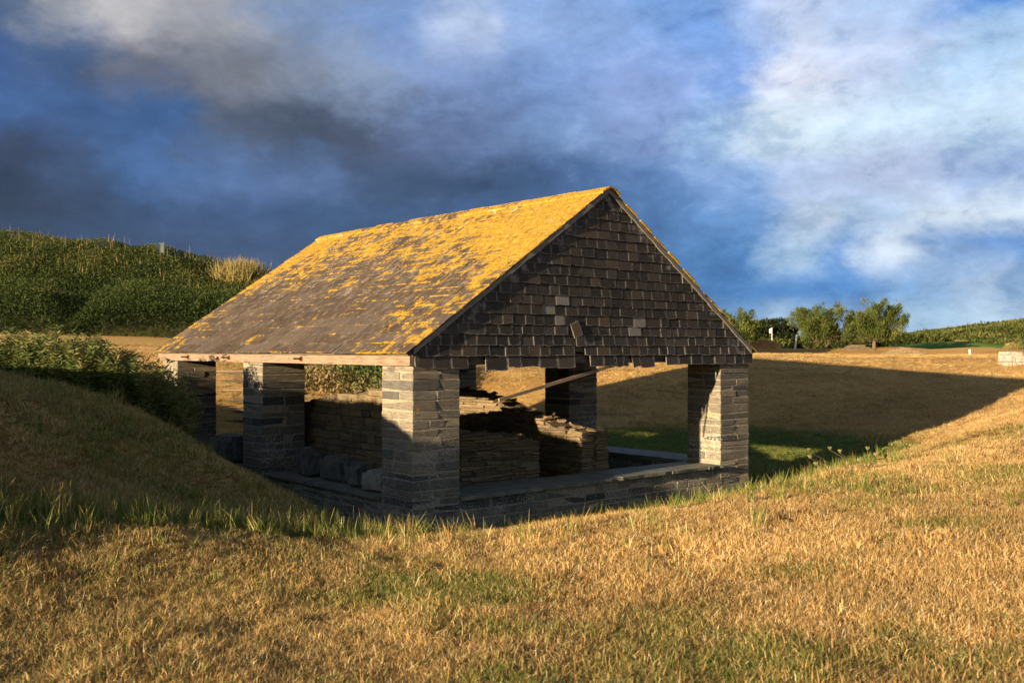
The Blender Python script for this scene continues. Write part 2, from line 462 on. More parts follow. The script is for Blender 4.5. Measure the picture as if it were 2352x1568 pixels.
def mat_ground():
    mt, g = material('dry grass ground')
    P = g.n('ShaderNodeNewGeometry').outputs['Position']
    gr = g.n('ShaderNodeAttribute', None, attribute_name='green').outputs['Fac']
    far = g.n('ShaderNodeAttribute', None, attribute_name='far').outputs['Fac']
    n1 = g.noise(P, 0.9, 6, 0.6)
    n2 = g.noise(P, 14.0, 6, 0.7)
    n3 = g.noise(g.vm('MULTIPLY', P, (0.25, 1.0, 1.0)), 0.55, 5, 0.6)
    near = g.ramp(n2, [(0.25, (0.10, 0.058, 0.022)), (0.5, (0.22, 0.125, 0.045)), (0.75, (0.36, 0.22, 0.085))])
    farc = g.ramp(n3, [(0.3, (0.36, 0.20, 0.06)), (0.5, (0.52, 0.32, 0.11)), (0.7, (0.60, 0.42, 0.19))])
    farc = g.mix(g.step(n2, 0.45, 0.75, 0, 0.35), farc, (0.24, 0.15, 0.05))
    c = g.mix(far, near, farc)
    gc = g.mix(n2, (0.035, 0.06, 0.012), (0.11, 0.17, 0.03))
    c = g.mix(g.step(g.m('ADD', gr, g.m('MULTIPLY', g.m('SUBTRACT', n1, 0.5), 0.5)), 0.35, 0.75), c, gc)
    finish(g, c, 0.95, g.m('ADD', n2, g.noise(P, 45.0, 4, 0.7)), 0.8, 0.05, 0.05)
    return mt

M_ROOF = mat_roof_slate()
M_GAB = mat_gable_slate()
M_GABP = mat_gable_slate(True)
M_STONE = mat_stone('pillar slate stone', [(0.10, 0.102, 0.10), (0.215, 0.195, 0.155), (0.14, 0.14, 0.13), (0.27, 0.24, 0.185), (0.07, 0.075, 0.08), (0.23, 0.20, 0.155), (0.16, 0.15, 0.125), (0.30, 0.265, 0.20)])
M_MORT = mat_stone('lime mortar', [(0.20, 0.17, 0.125), (0.46, 0.39, 0.29)], mortar=True)
M_RUIN = mat_stone('ruin slate stone', [(0.15, 0.115, 0.075), (0.23, 0.175, 0.10), (0.19, 0.15, 0.09), (0.28, 0.21, 0.12), (0.12, 0.10, 0.075)], lichen=False)
M_RUINC = mat_stone('ruin earth core', [(0.07, 0.055, 0.04), (0.15, 0.115, 0.075)], mortar=True, lichen=False)
M_COPE = mat_simple('green slate slab', (0.11, 0.115, 0.095), (0.21, 0.215, 0.175), 6.0, rough=0.7)
M_BEAM = mat_wood_beam()
M_DARKW = mat_simple('old dark timber', (0.06, 0.048, 0.036), (0.17, 0.14, 0.11), 5.0, (1, 8, 8))
M_LATH = mat_simple('bare lath', (0.22, 0.15, 0.095), (0.36, 0.27, 0.19), 6.0, (1, 8, 8))
M_RUST = mat_simple('rusty iron', (0.07, 0.025, 0.012), (0.22, 0.085, 0.03), 30.0, rough=0.9)
M_BOULD = mat_simple('grey boulder', (0.17, 0.155, 0.13), (0.36, 0.33, 0.275), 7.0, bstr=0.7)
M_DBLK = mat_simple('dark carved block', (0.07, 0.07, 0.065), (0.17, 0.165, 0.15), 8.0, bstr=0.6)
M_GROUND = mat_ground()
M_BLADE = mat_blade()
M_WHITE = mat_simple('white paint', (0.66, 0.64, 0.60), (0.8, 0.79, 0.76), 6.0, bstr=0.1)
M_BARK = mat_simple('bark', (0.09, 0.06, 0.04), (0.20, 0.14, 0.09), 12.0, (3, 3, 1), bstr=0.7)
M_TAM = leafmat('tamarisk foliage', [(0.045, 0.07, 0.018), (0.09, 0.125, 0.03), (0.15, 0.185, 0.045), (0.22, 0.235, 0.06)])
M_TAMB = leafmat('tamarisk bare twig', [(0.16, 0.085, 0.04), (0.26, 0.14, 0.06)])
M_CYP = leafmat('dark conifer foliage', [(0.012, 0.02, 0.010), (0.03, 0.042, 0.016), (0.055, 0.068, 0.024)])
M_HEDGE = leafmat('hedge foliage', [(0.02, 0.035, 0.010), (0.05, 0.07, 0.017), (0.10, 0.115, 0.03), (0.15, 0.15, 0.045)])
M_BUSH = leafmat('willowherb leaves', [(0.05, 0.085, 0.025), (0.095, 0.145, 0.04), (0.16, 0.21, 0.06), (0.24, 0.21, 0.08), (0.34, 0.22, 0.12)])
M_STEM = leafmat('plant stem', [(0.10, 0.10, 0.04), (0.20, 0.14, 0.07)])
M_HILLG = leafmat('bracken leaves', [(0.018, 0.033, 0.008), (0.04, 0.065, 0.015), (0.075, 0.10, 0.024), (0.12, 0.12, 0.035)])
M_STALK = leafmat('dry stalks', [(0.22, 0.15, 0.06), (0.42, 0.31, 0.15)])
M_DUNE = leafmat('marram grass', [(0.22, 0.17, 0.06), (0.40, 0.31, 0.12), (0.30, 0.28, 0.10)])
M_UMBEL = leafmat('seed head', [(0.20, 0.20, 0.08), (0.42, 0.36, 0.18)])
M_BIGLEAF = leafmat('sapling leaves', [(0.035, 0.07, 0.02), (0.07, 0.12, 0.03)])

# ------------------------------------------------------------------ terrain
CTRL = np.array([
 # building floor and its apron
 (-1.11,11,0),(3.63,15.08,0),(-5.88,16.55,.12),(-1.14,20.63,.05),(1.26,13.04,0),(-3.5,13.8,.02),(1.2,17.8,0),(-3.5,18.6,.05),(-1,15.8,0),
 (-1.05,10.35,.04),(1.65,12.5,.02),(0.3,11.5,.02),(-3.95,13.4,.08),(-2.4,11.8,.05),(4.2,15.1,0),(4.3,16.8,.03),(5.0,19.0,.08),(5.4,20.6,.15),(2.6,19.4,.05),
 # lip of the foreground and the drop behind it
 (-.67,8.5,.51),(.476,9.2,.515),(2.19,10.0,.61),(3.7,11.5,.70),(5.33,13,.71),(7.1,15.2,.87),(8.98,17.2,1.085),(11.5,19.3,1.25),(15,22.5,1.45),
 (0.6,10.7,.16),(2.4,11.9,.14),(3.9,13.3,.12),(5.3,15.2,.12),(7,17.5,.28),(9,20,.55),(11.2,22.2,.85),(14,25,1.25),
 # foreground field
 (0,0,.55),(-3,0,.55),(3,0,.6),(0,4.7,.53),(-2.5,4.7,.55),(2.5,4.7,.61),(-1.5,7.2,.56),(1,7,.56),(4,7,.74),(4.3,9.3,.74),(6,8,.92),(6,11.3,.85),(8,10,1.12),(9,14,1.12),(11,12,1.35),(8,5,1.0),(12,8,1.5),(13,17,1.4),(0,-6,.5),(-8,-6,.55),(10,-6,.8),
 # left mound
 (-3.4,6.4,.74),(-3.7,7.2,1.0),(-2.6,7.5,.76),(-1.75,8.3,.55),(-4.2,8.0,1.33),(-4.7,9.0,1.60),(-5.2,10,1.75),(-5.75,11,1.80),(-5.0,7.05,2.0),(-5.4,7.5,2.25),(-6.2,8.5,2.45),(-7.3,10.0,2.4),(-9.4,12.3,2.0),(-5.4,6.0,1.12),(-6.8,5.6,1.25),(-7.8,7.6,2.1),(-10,9.5,2.15),(-6.5,4,.68),(-9,3,.7),(-3,4,.57),(-5,3,.6),(-11,6,1.7),
 (-2.1,10.3,.40),(-2.8,11,.66),(-3.45,11.5,.87),(-4.13,12,1.08),(-4.7,12.1,1.35),(-5.5,12,1.67),(-6.3,12,1.82),(-8,11.5,2.15),(-3.2,9.3,.86),(-4.1,9.6,1.28),(-12,11,2.2),
 (-5.2,13.6,.75),(-6.5,14.3,1.2),(-8,15,1.55),(-6.9,16.9,.5),(-8.5,18,1.3),(-11,16,1.9),
 # banks beyond
 (-4.0,20.2,.25),(-6,21,.5),(-6.6,23.4,1.62),(-7.2,26,1.78),(-2.6,22.2,.45),(-.3,23.7,1.05),(.26,24.6,1.38),(1.3,26.3,1.57),(-4.2,25.2,1.55),(-2,27,1.7),
 (5.9,22.9,.62),(6.3,24.4,1.06),(6.9,27,1.67),(9.5,37,1.9),(7.1,20.0,.40),(8.1,22,.70),(8.8,24,1.08),(9.9,27,1.55),(11.8,25,1.25),(13.5,27.5,1.56),(14.5,27.5,1.66),(18,25,1.6),(20,30,1.85),
 (-11,26,1.8),(-14,33,2.12),(-19,44,2.72),(-26,44,2.8),(-10,36,2.1),(0,34,1.85),(0,42,1.95),(3,55,2.05),(14,42,1.78),(12,50,1.72),(25,50,1.72),(30,40,1.85),(20,60,2.0),(-14,20,2.0),(-20,28,2.1),(-25,15,2.2),(-20,5,1.6),(25,15,2.0),(40,60,2.1),(-40,60,3.0),(-10,58,2.6),(-20,-10,.8),(25,-5,1.6),
], dtype=float)
def _tps(r2): return np.where(r2 > 1e-12, 0.5 * r2 * np.log(np.maximum(r2, 1e-12)), 0.0)
_n = len(CTRL)
_d2 = ((CTRL[:, None, :2] - CTRL[None, :, :2]) ** 2).sum(-1)
_K = np.zeros((_n + 3, _n + 3))
_K[:_n, :_n] = _tps(_d2) + np.eye(_n) * 0.02
_K[:_n, _n] = 1; _K[:_n, _n + 1:] = CTRL[:, :2]
_K[_n, :_n] = 1; _K[_n + 1:, :_n] = CTRL[:, :2].T
_wt = np.linalg.solve(_K, np.concatenate([CTRL[:, 2], np.zeros(3)]))

def vnoise(x, y, scale, seed):
    r = np.random.default_rng(seed).random((256, 256))
    xs, ys = x * scale + 1000.3, y * scale + 1000.7
    xi, yi = np.floor(xs).astype(int), np.floor(ys).astype(int)
    fx, fy = xs - xi, ys - yi
    fx, fy = fx * fx * (3 - 2 * fx), fy * fy * (3 - 2 * fy)
    a, b = r[xi & 255, yi & 255], r[(xi + 1) & 255, yi & 255]
    c, d = r[xi & 255, (yi + 1) & 255], r[(xi + 1) & 255, (yi + 1) & 255]
    return (a * (1 - fx) + b * fx) * (1 - fy) + (c * (1 - fx) + d * fx) * fy
def sstep(x, a, b):
    t = np.clip((x - a) / (b - a), 0, 1)
    return t * t * (3 - 2 * t)
def rect_dist(x, y):
    u, v = w2b(x, y)
    return np.hypot(np.maximum(np.maximum(-u, u - W_), 0), np.maximum(np.maximum(-v, v - L_), 0))

MOUNDS = [(16.5, 52, 3.2, 1.3, .55), (21.0, 52.5, 2.6, 1.3, .6), (11.8, 50, 2.4, 1.6, .85), (24.5, 50.5, 2.2, 1.2, .5), (28, 49, 2.0, 1.2, .3)]
def height(x, y):
    x = np.asarray(x, float); y = np.asarray(y, float)
    shp = x.shape
    x, y = x.ravel(), y.ravel()
    z = np.empty_like(x)
    for i in range(0, len(x), 20000):
        a, b = x[i:i + 20000], y[i:i + 20000]
        d2 = (a[:, None] - CTRL[None, :, 0]) ** 2 + (b[:, None] - CTRL[None, :, 1]) ** 2
        z[i:i + 20000] = _tps(d2) @ _wt[:_n] + _wt[_n] + _wt[_n + 1] * a + _wt[_n + 2] * b
    r = np.hypot(x, y - 15)
    f = sstep(r, 34, 62)
    far = 2.12 + 0.012 * np.clip(y - 60, -30, 300) * (x > -200) * 0.0
    z = z * (1 - f) + (far + 0.9 * sstep(-x, 4, 24) * sstep(y, 30, 46)) * f
    for mx, my, ax, ay, h in MOUNDS:
        z = z + h * np.exp(-((x - mx) / ax) ** 2 - ((y - my) / ay) ** 2)
    k = sstep(rect_dist(x, y), 0.0, 1.2)
    z = z + k * ((vnoise(x, y, 1.3, 1) - .5) * .03 + (vnoise(x, y, 4.0, 2) - .5) * .022 + (vnoise(x, y, .45, 3) - .5) * .04)
    ins = rect_dist(x, y) < 0.05
    z = np.where(ins, np.minimum(z, 0.02), z)
    return z.reshape(shp)

def yfringe(x): return np.interp(x, [-4.6, -3.6, -2.9, -2.2, -1.6, -.9, -.2], [6.4, 7.2, 7.9, 8.35, 8.65, 8.9, 9.1])
def greenness(x, y, z):
    d = rect_dist(x, y)
    g = sstep(.62 - z, 0.0, .45) * (y > 8.2)                     # ditch floor
    lip = np.exp(-((y - yfringe(x)) / .5) ** 2) * sstep(-x, .1, 1.2) * .85   # long green fringe at the mound's foot
    patch = sstep(vnoise(x, y, .8, 11) * .6 + vnoise(x, y, 2.7, 12) * .4,   .48, .76) * .7
    leftf = sstep(-x, -2.5, 3.5) * .26 * (y < 9)
    mound = (x < -1.4) * sstep(y, 7.8, 9.0) * (y < 14) * .42
    far = (y > 17)
    g = np.maximum(g, lip)
    g = np.maximum(g, np.where(far, patch * .35, patch * .8 + leftf))
    g = np.maximum(g, mound + patch * .3)
    back = sstep(26 - y, 0, 4) * (y > 19) * (x < 1.0) * .35
    g = np.maximum(g, back)
    return np.clip(g, 0, 1)

def axis(core0, core1, step, lo, hi, ratio=1.09):
    a = list(np.arange(core0, core1, step))
    s, p = step, a[-1]
    while p < hi: s *= ratio; p += s; a.append(p)
    s, p = step, a[0]
    pre = []
    while p > lo: s *= ratio; p -= s; pre.append(p)
    return np.array(pre[::-1] + a)
gx = axis(-9, 13, 0.13, -1800, 1800)
gy = axis(3.5, 28, 0.13, -300, 3500)
XX, YY = np.meshgrid(gx, gy, indexing='ij')
ZZ = height(XX, YY)
nx, ny = XX.shape
idx = np.arange(nx * ny).reshape(nx, ny)
quads = np.stack([idx[:-1, :-1], idx[1:, :-1], idx[1:, 1:], idx[:-1, 1:]], -1).reshape(-1, 4)
gme = np_mesh('ground', np.stack([XX, YY, ZZ], -1).reshape(-1, 3), quads, M_GROUND, True)
ga = gme.attributes.new('green', 'FLOAT', 'POINT'); ga.data.foreach_set('value', greenness(XX, YY, ZZ).ravel().astype(np.float32))
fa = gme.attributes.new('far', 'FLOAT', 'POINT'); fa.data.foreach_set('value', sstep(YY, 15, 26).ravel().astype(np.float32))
ground = put(bpy.data.objects.new('ground', gme))
tag(ground, kind='structure')

# ------------------------------------------------------------------ grass (geometry-node instances of tufts)
def tuft(name, n, rad, h0, h1, width, lean, seed, curl=0.5):
    r = np.random.default_rng(seed)
    a = r.random(n) * 6.283
    rr = rad * np.sqrt(r.random(n))
    base = np.stack([rr * np.cos(a), rr * np.sin(a), np.full(n, -0.012)], -1)
    h = r.uniform(h0, h1, n) * (0.75 + 0.5 * r.random(n))
    la = r.random(n) * 6.283
    ln = lean * r.random(n) ** 0.7
    d = np.stack([np.cos(la), np.sin(la), np.zeros(n)], -1)
    up = np.array([0, 0, 1.0])
    p1 = base + (d * np.sin(ln * .6)[:, None] + up * np.cos(ln * .6)[:, None]) * (h * .5)[:, None]
    l2 = ln * (1 + curl)
    p2 = p1 + (d * np.sin(l2)[:, None] + up * np.cos(l2)[:, None]) * (h * .5)[:, None]
    sa = r.random(n) * 6.283
    s = np.stack([np.cos(sa), np.sin(sa), np.zeros(n)], -1)
    wd_ = (width * r.uniform(.6, 1.3, n))[:, None]
    V = np.stack([base - s * wd_ * .5, base + s * wd_ * .5, p1 + s * wd_ * .42, p1 - s * wd_ * .42, p2 + s * wd_ * .06, p2 - s * wd_ * .06], 1).reshape(-1, 3)
    o = np.arange(n)[:, None] * 6
    Q = np.concatenate([o + np.array([[0, 1, 2, 3]]), o + np.array([[3, 2, 4, 5]])], 0)
    me = np_mesh(name, V, Q, M_BLADE)
    at = me.attributes.new('rnd', 'FLOAT', 'POINT')
    at.data.foreach_set('value', np.repeat(r.random(n), 6).astype(np.float32))
    return bpy.data.objects.new(name, me)

def scatter(name, pts, rot, scl, pick, green, tone, protos, label, cat):
    me = bpy.data.meshes.new(name)
    n = len(pts)
    me.vertices.add(n)
    me.vertices.foreach_set('co', np.ascontiguousarray(pts, dtype=np.float32).ravel())
    for nm, typ, val in (('rot', 'FLOAT_VECTOR', rot), ('scl', 'FLOAT', scl), ('pick', 'INT', pick), ('green', 'FLOAT', green), ('tone', 'FLOAT', tone)):
        at = me.attributes.new(nm, typ, 'POINT')
        if typ == 'FLOAT_VECTOR': at.data.foreach_set('vector', np.ascontiguousarray(val, dtype=np.float32).ravel())
        else: at.data.foreach_set('value', np.ascontiguousarray(val, dtype=np.int32 if typ == 'INT' else np.float32))
    me.materials.append(M_BLADE)
    o = put(bpy.data.objects.new(name, me))
    ng = bpy.data.node_groups.new(name + '_nodes', 'GeometryNodeTree')
    ng.interface.new_socket('Geometry', in_out='INPUT', socket_type='NodeSocketGeometry')
    ng.interface.new_socket('Geometry', in_out='OUTPUT', socket_type='NodeSocketGeometry')
    N, Lk = ng.nodes, ng.links
    gi, go = N.new('NodeGroupInput'), N.new('NodeGroupOutput')
    jn = N.new('GeometryNodeGeometryToInstance')
    for p in protos[::-1]:
        oi = N.new('GeometryNodeObjectInfo')
        oi.inputs['Object'].default_value = p
        oi.inputs['As Instance'].default_value = True
        Lk.new(oi.outputs['Geometry'], jn.inputs[0])
    # geometry-to-instance keeps the order of its inputs, one instance each
    jj = N.new('GeometryNodeJoinGeometry')
    N.remove(jn)
    for nd in [q for q in N if q.bl_idname == 'GeometryNodeObjectInfo']:
        Lk.new(nd.outputs['Geometry'], jj.inputs[0])
    def attr(nm, dt):
        a = N.new('GeometryNodeInputNamedAttribute'); a.data_type = dt; a.inputs['Name'].default_value = nm
        return a.outputs[0]
    ip = N.new('GeometryNodeInstanceOnPoints')
    Lk.new(gi.outputs[0], ip.inputs['Points'])
    Lk.new(jj.outputs[0], ip.inputs['Instance'])
    ip.inputs['Pick Instance'].default_value = True
    Lk.new(attr('pick', 'INT'), ip.inputs['Instance Index'])
    er = N.new('FunctionNodeEulerToRotation')
    Lk.new(attr('rot', 'FLOAT_VECTOR'), er.inputs[0])
    Lk.new(er.outputs[0], ip.inputs['Rotation'])
    Lk.new(attr('scl', 'FLOAT'), ip.inputs['Scale'])
    Lk.new(ip.outputs[0], go.inputs[0])
    md = o.modifiers.new('scatter', 'NODES')
    md.node_group = ng
    tag(o, label, cat, kind='stuff')
    return o

def sample_wedge(n, y0, y1, slope=0.60, pad=1.2, seed=0):
    """uniform ground points in the wedge the place is seen through, with a margin to either side"""
    r = np.random.default_rng(seed)
    out = []
    xm = slope * y1 + pad
    x = r.uniform(-xm, xm, int(n * 2.2)); y = r.uniform(y0, y1, int(n * 2.2))
    k = np.abs(x) < slope * y + pad
    return x[k][:n], y[k][:n]

dry = [tuft('dry_tuft', 84, .105, .028, .07, .0040, 1.6, 20 + i, .2 + .15 * i) for i in range(5)] + [tuft('dry_tuft', 46, .08, .035, .095, .0042, 1.3, 40 + i) for i in range(2)] + [tuft('dry_tuft', 9, .11, .08, .15, .0045, 1.6, 50)]
lng = [tuft('long_tuft', 16, .06, .13, .24, .0065, .55, 60 + i) for i in range(4)]
P_, S_, G_, T_ = [], [], [], []
def zone(n, y0, y1, s0, s1, seed, keep=None):
    x, y = sample_wedge(n, y0, y1, seed=seed)
    z = height(x, y)
    d = rect_dist(x, y)
    k = d > .06
    if keep is not None: k &= keep(x, y, z)
    x, y, z = x[k], y[k], z[k]
    r = np.random.default_rng(seed + 500)
    P_.append(np.stack([x, y, z], -1)); S_.append(r.uniform(s0, s1, len(x)) * (.5 + .75 * vnoise(x, y, 2.6, 41)))
    gr = greenness(x, y, z)
    G_.append(np.clip(gr + (r.random(len(x)) - .5) * .25 - .03, 0, 1))
    T_.append(np.clip(vnoise(x, y, .7, 21) * .45 + vnoise(x, y, 3.5, 22) * .35 + r.random(len(x)) * .25, 0, 1))
zone(17000, 3.2, 7.0, .75, 1.15, 1)
zone(21000, 7.0, 11.5, .75, 1.15, 2)
zone(16000, 11.5, 17.0, .8, 1.25, 3)
zone(30000, 17.0, 27.0, .75, 1.15, 4)
zone(16000, 27.0, 38.0, .7, 1.1, 5)
pts = np.concatenate(P_); n = len(pts)
rot = np.stack([rng.normal(0, .12, n), rng.normal(0, .12, n), rng.random(n) * 6.283], -1)
scatter('short_grass', pts, rot, np.concatenate(S_), rng.integers(0, 8, n), np.concatenate(G_), np.concatenate(T_), dry,
        'short sun-dried golden grass covering the foreground and the banks', 'grass')
# longer green blades: fringe at the foot of the left mound, on the lip, in the ditch
x, y = sample_wedge(60000, 6.5, 22, seed=77)
z = height(x, y); d = rect_dist(x, y)
gr = greenness(x, y, z)
fr = np.exp(-((y - yfringe(x)) / .33) ** 2) * sstep(-x, .2, 1.0)
lip = np.exp(-((z - .62) / .09) ** 2) * (y > 9.2) * (y < 13) * (x > -1) * .25
mnd = (x < -1.5) * (y > 8.5) * (y < 13) * .06 + (y < 8.6) * (.012 + .05 * sstep(vnoise(x, y, .9, 71), .62, .85)) + (x < -1) * (y < 8.6) * .015
den = np.clip(np.maximum(np.maximum(fr * .85, lip), np.maximum(mnd, sstep(.35 - z, 0, .3) * .14 * (y < 18))), 0, 1)
k = (rng.random(len(x)) < den) & (d > .1)
x, y, z = x[k], y[k], z[k]; n = len(x)
rot = np.stack([rng.normal(0, .2, n), rng.normal(0, .2, n), rng.random(n) * 6.283], -1)
scatter('long_grass', np.stack([x, y, z], -1), rot, rng.uniform(.5, 1.1, n) * np.where((y < 8.0) & (x > -2.5), .62, 1.0), rng.integers(0, 4, n), np.clip(rng.normal(.80, .18, n) - .35 * (y < 8.2) * (x > -1.5), 0, 1), rng.random(n), lng,
        'longer green grass along the lip of the hollow and in the ditch', 'grass')

# ------------------------------------------------------------------ shelter: pillars
ZT = 1.955                                                   # underside of the wall plate
RND = random.Random(11)
def pillar(u0, u1, v0, v1, name='pillar', ztop=ZT, fine=True):
    du, dv = u1 - u0, v1 - v0
    ins = 0.002
    core = mobj(name, *box(ins, du - ins, ins, dv - ins, -0.3, ztop), M_MORT, shelter, (u0, v0, 0))
    z = -0.12
    while z < ztop - 0.03:
        h = RND.choice([.075, .09, .1, .11, .12, .135])
        if z + h > ztop - 0.055: h = ztop - z - 0.004
        gap = 0.014
        rects = []
        t = RND.random()
        def cut(a, b, n):
            if n == 1: return [(a, b)]
            c = sorted(RND.uniform(.28, .72) if n == 2 else x_ for x_ in ([RND.uniform(.3, .7)] if n == 2 else [RND.uniform(.22, .42), RND.uniform(.58, .78)]))
            e = [a] + [a + (b - a) * q for q in c] + [b]
            return list(zip(e[:-1], e[1:]))
        if t < .55:
            m_ = RND.uniform(.4, .6) * dv
            for (a, b) in cut(0, du, RND.choice([1, 1, 2, 2, 3])): rects.append((a, b, 0, m_))
            for (a, b) in cut(0, du, RND.choice([1, 2])): rects.append((a, b, m_, dv))
        else:
            m_ = RND.uniform(.4, .6) * du
            for (a, b) in cut(0, dv, RND.choice([1, 1, 2])): rects.append((0, m_, a, b))
            for (a, b) in cut(0, dv, RND.choice([1, 2])): rects.append((m_, du, a, b))
        for (a, b, c, e) in rects:
            pr = [RND.uniform(-.001, .006) for _ in range(4)]
            A0 = a - pr[0] if a < .01 else a + gap / 2
            A1 = b + pr[1] if b > du - .01 else b - gap / 2
            C0 = c - pr[2] if c < .01 else c + gap / 2
            C1 = e + pr[3] if e > dv - .01 else e - gap / 2
            vv, ff = chunk(A1 - A0, C1 - C0, h - gap * RND.uniform(.5, 1.3), .006, .006, RND)
            mobj('stone', vv, ff, M_STONE, core, ((A0 + A1) / 2, (C0 + C1) / 2, z + gap / 2), (0, RND.gauss(0, .012), 0))
        z += h
    return core
PW, PD = 0.66, 0.62
pA = pillar(0, PW, 0, PD)
pB = pillar(W_ - .69, W_, 0, PD)
pC = pillar(0, PW, 3.67, 3.67 + .61)
pD = pillar(0, PW, 6.70, 7.32)
pE = pillar(W_ - .69, W_, 3.25, 3.86)
pF = pillar(W_ - .69, W_, 6.70, 7.32)
tag(pA, 'near corner pillar, sunlit cream on its left face')

# low walls between the pillars, with slate coping
ZC = 0.423
def low_wall(u0, u1, v0, v1, along, faces, cope_out):
    """along: 'u' or 'v'; faces: signs of the faces that carry stones"""
    core = mobj('low_wall', *box(.002, u1 - u0 - .002, .002, v1 - v0 - .002, -.3, ZC - .045), M_MORT, shelter, (u0, v0, 0))
    Ln = (u1 - u0) if along == 'u' else (v1 - v0)
    Th = (v1 - v0) if along == 'u' else (u1 - u0)
    z = -.1
    while z < ZC - .06:
        h = RND.choice([.07, .085, .1, .115])
        if z + h > ZC - .075: h = ZC - .045 - z
        for s in faces:
            p = 0.0
            while p < Ln - .02:
                l = RND.uniform(.22, .62)
                if p + l > Ln - .15: l = Ln - p
                dpt = Th * .5
                pr = RND.uniform(-.001, .006)
                vv, ff = (chunk(l - .014, dpt, h - .013, .006, .006, RND) if along == 'u' else chunk(dpt, l - .014, h - .013, .006, .006, RND))
                q = dpt / 2 - pr if s < 0 else Th - dpt / 2 + pr
                c = (p + l / 2, q, z + .005) if along == 'u' else (q, p + l / 2, z + .005)
                mobj('stone', vv, ff, M_STONE, core, c)
                p += l
        z += h
    p = 0.0
    while p < Ln - .02:
        l = RND.uniform(.55, 1.15)
        if p + l > Ln - .35: l = Ln - p
        a, b = (-cope_out[0], Th + cope_out[1])
        n = 7
        pts = []
        for i in range(n + 1): pts.append((p + .004 + (l - .008) * i / n, a + RND.uniform(-.018, .012)))
        for i in range(n + 1): pts.append((p + l - .004 - (l - .008) * i / n, b + RND.uniform(-.01, .01)))
        if along == 'v': pts = [(q, r_) for r_, q in pts][::-1]
        t = RND.uniform(.03, .042)
        m_ = len(pts)
        vv = [(x_, y_, 0) for x_, y_ in pts] + [(x_ * 1.0, y_, t) for x_, y_ in pts]
        ff = [tuple(range(m_))[::-1], tuple(range(m_, 2 * m_))] + [(i, (i + 1) % m_, m_ + (i + 1) % m_, m_ + i) for i in range(m_)]
        mobj('coping_slab', vv, ff, M_COPE, core, (0, 0, ZC - .042 + RND.uniform(0, .005)))
        p += l
    return core
low_wall(PW, W_ - .69, 0.0, .58, 'u', (-1,), (.05, .08))
low_wall(0, .58, PD, 3.67, 'v', (-1,), (.04, .05))
low_wall(0, .58, 4.28, 6.70, 'v', (-1,), (.04, .05))
low_wall(W_ - .60, W_, PD, 3.25, 'v', (-1,), (.05, .04))
low_wall(W_ - .60, W_, 3.86, 6.70, 'v', (-1,), (.05, .04))
low_wall(PW, W_ - .69, L_ - .58, L_, 'u', (-1,), (.04, .04))

# wall plates, tie beams, rafters
TAN = 0.675
APZ = 4.28                                                   # ridge height of the roof plane
def zroof(u): return APZ - TAN * abs(W_ / 2 - u)
ANG = math.atan(TAN)
plate = mobj('wall_plate', *box(-.055, .13, -.02, L_ + .06, ZT, ZT + .135), M_BEAM, shelter)
for vv_ in (6.12, 4.63, 2.45):
    mb = MB().tube([(0, 0, 0), (-.13, 0, 0)], .011, 8)
    bo = mb.obj('bolt', M_RUST, plate, (-.05, vv_, ZT + .062), (0, 0, RND.uniform(-.08, .08)))
    MB().tube([(-.003, 0, 0), (-.016, 0, 0)], .034, 12).tube([(-.016, 0, 0), (-.036, 0, 0)], .021, 6).obj('nut', M_RUST, bo)
mobj('wall_plate', *box(W_ - .13, W_ + .03, -.0, L_ + .06, ZT, ZT + .135), M_DARKW, shelter)
mobj('tie_beam', *box(.135, W_ - .135, .03, .15, ZT + .002, ZT + .13), M_DARKW, shelter)
mobj('tie_beam', *box(.135, W_ - .135, L_ - .15, L_ - .03, ZT + .002, ZT + .13), M_DARKW, shelter)
mobj('tie_beam', *box(.135, W_ - .135, 3.75, 3.9, ZT + .002, ZT + .15), M_DARKW, shelter)
for vv_ in (.5, 1.7, 2.9, 4.1, 5.3, 6.6):
    for s in (0, 1):
        ua, ub = (.05, W_ / 2) if s == 0 else (W_ - .05, W_ / 2)
        za, zb = zroof(ua) - .06, zroof(ub) - .06
        v8 = [(ua, vv_, za - .11), (ua, vv_ + .06, za - .11), (ub, vv_ + .06, zb - .11), (ub, vv_, zb - .11), (ua, vv_, za), (ua, vv_ + .06, za), (ub, vv_ + .06, zb), (ub, vv_, zb)]
        mobj('rafter', v8, [(0, 3, 2, 1), (4, 5, 6, 7), (0, 1, 5, 4), (1, 2, 6, 5), (2, 3, 7, 6), (3, 0, 4, 7)], M_DARKW, shelter)

# roof slopes
V0, V1 = -.068, L_ + .10
U_EAVE = -.12
es = Vector((math.cos(ANG), 0, math.sin(ANG))); nn = Vector((-math.sin(ANG), 0, math.cos(ANG)))
SL = (W_ / 2 - U_EAVE) / math.cos(ANG)
def deck(side):
    ua, ub = (U_EAVE + .03, W_ / 2) if side == 0 else (W_ - U_EAVE - .03, W_ / 2)
    za, zb = zroof(ua) - .012, zroof(ub) - .012
    v8 = [(ua, V0 + .04, za - .022), (ua, V1 - .04, za - .022), (ub, V1 - .04, zb - .022), (ub, V0 + .04, zb - .022), (ua, V0 + .04, za), (ua, V1 - .04, za), (ub, V1 - .04, zb), (ub, V0 + .04, zb)]
    return v8, [(0, 3, 2, 1), (4, 5, 6, 7), (0, 1, 5, 4), (1, 2, 6, 5), (2, 3, 7, 6), (3, 0, 4, 7)]
slopeL = mobj('roof_slope', *deck(0), M_DARKW, shelter)
slopeR = mobj('roof_slope', *deck(1), M_DARKW, shelter)
def slate_poly(wd_, ln, jit, rnd):
    k = 4
    lower = [(-wd_ / 2 + wd_ * i / k, rnd.uniform(-jit, jit)) for i in range(k + 1)]
    return lower + [(wd_ / 2 - .004 * rnd.random(), ln), (-wd_ / 2 + .004 * rnd.random(), ln)]
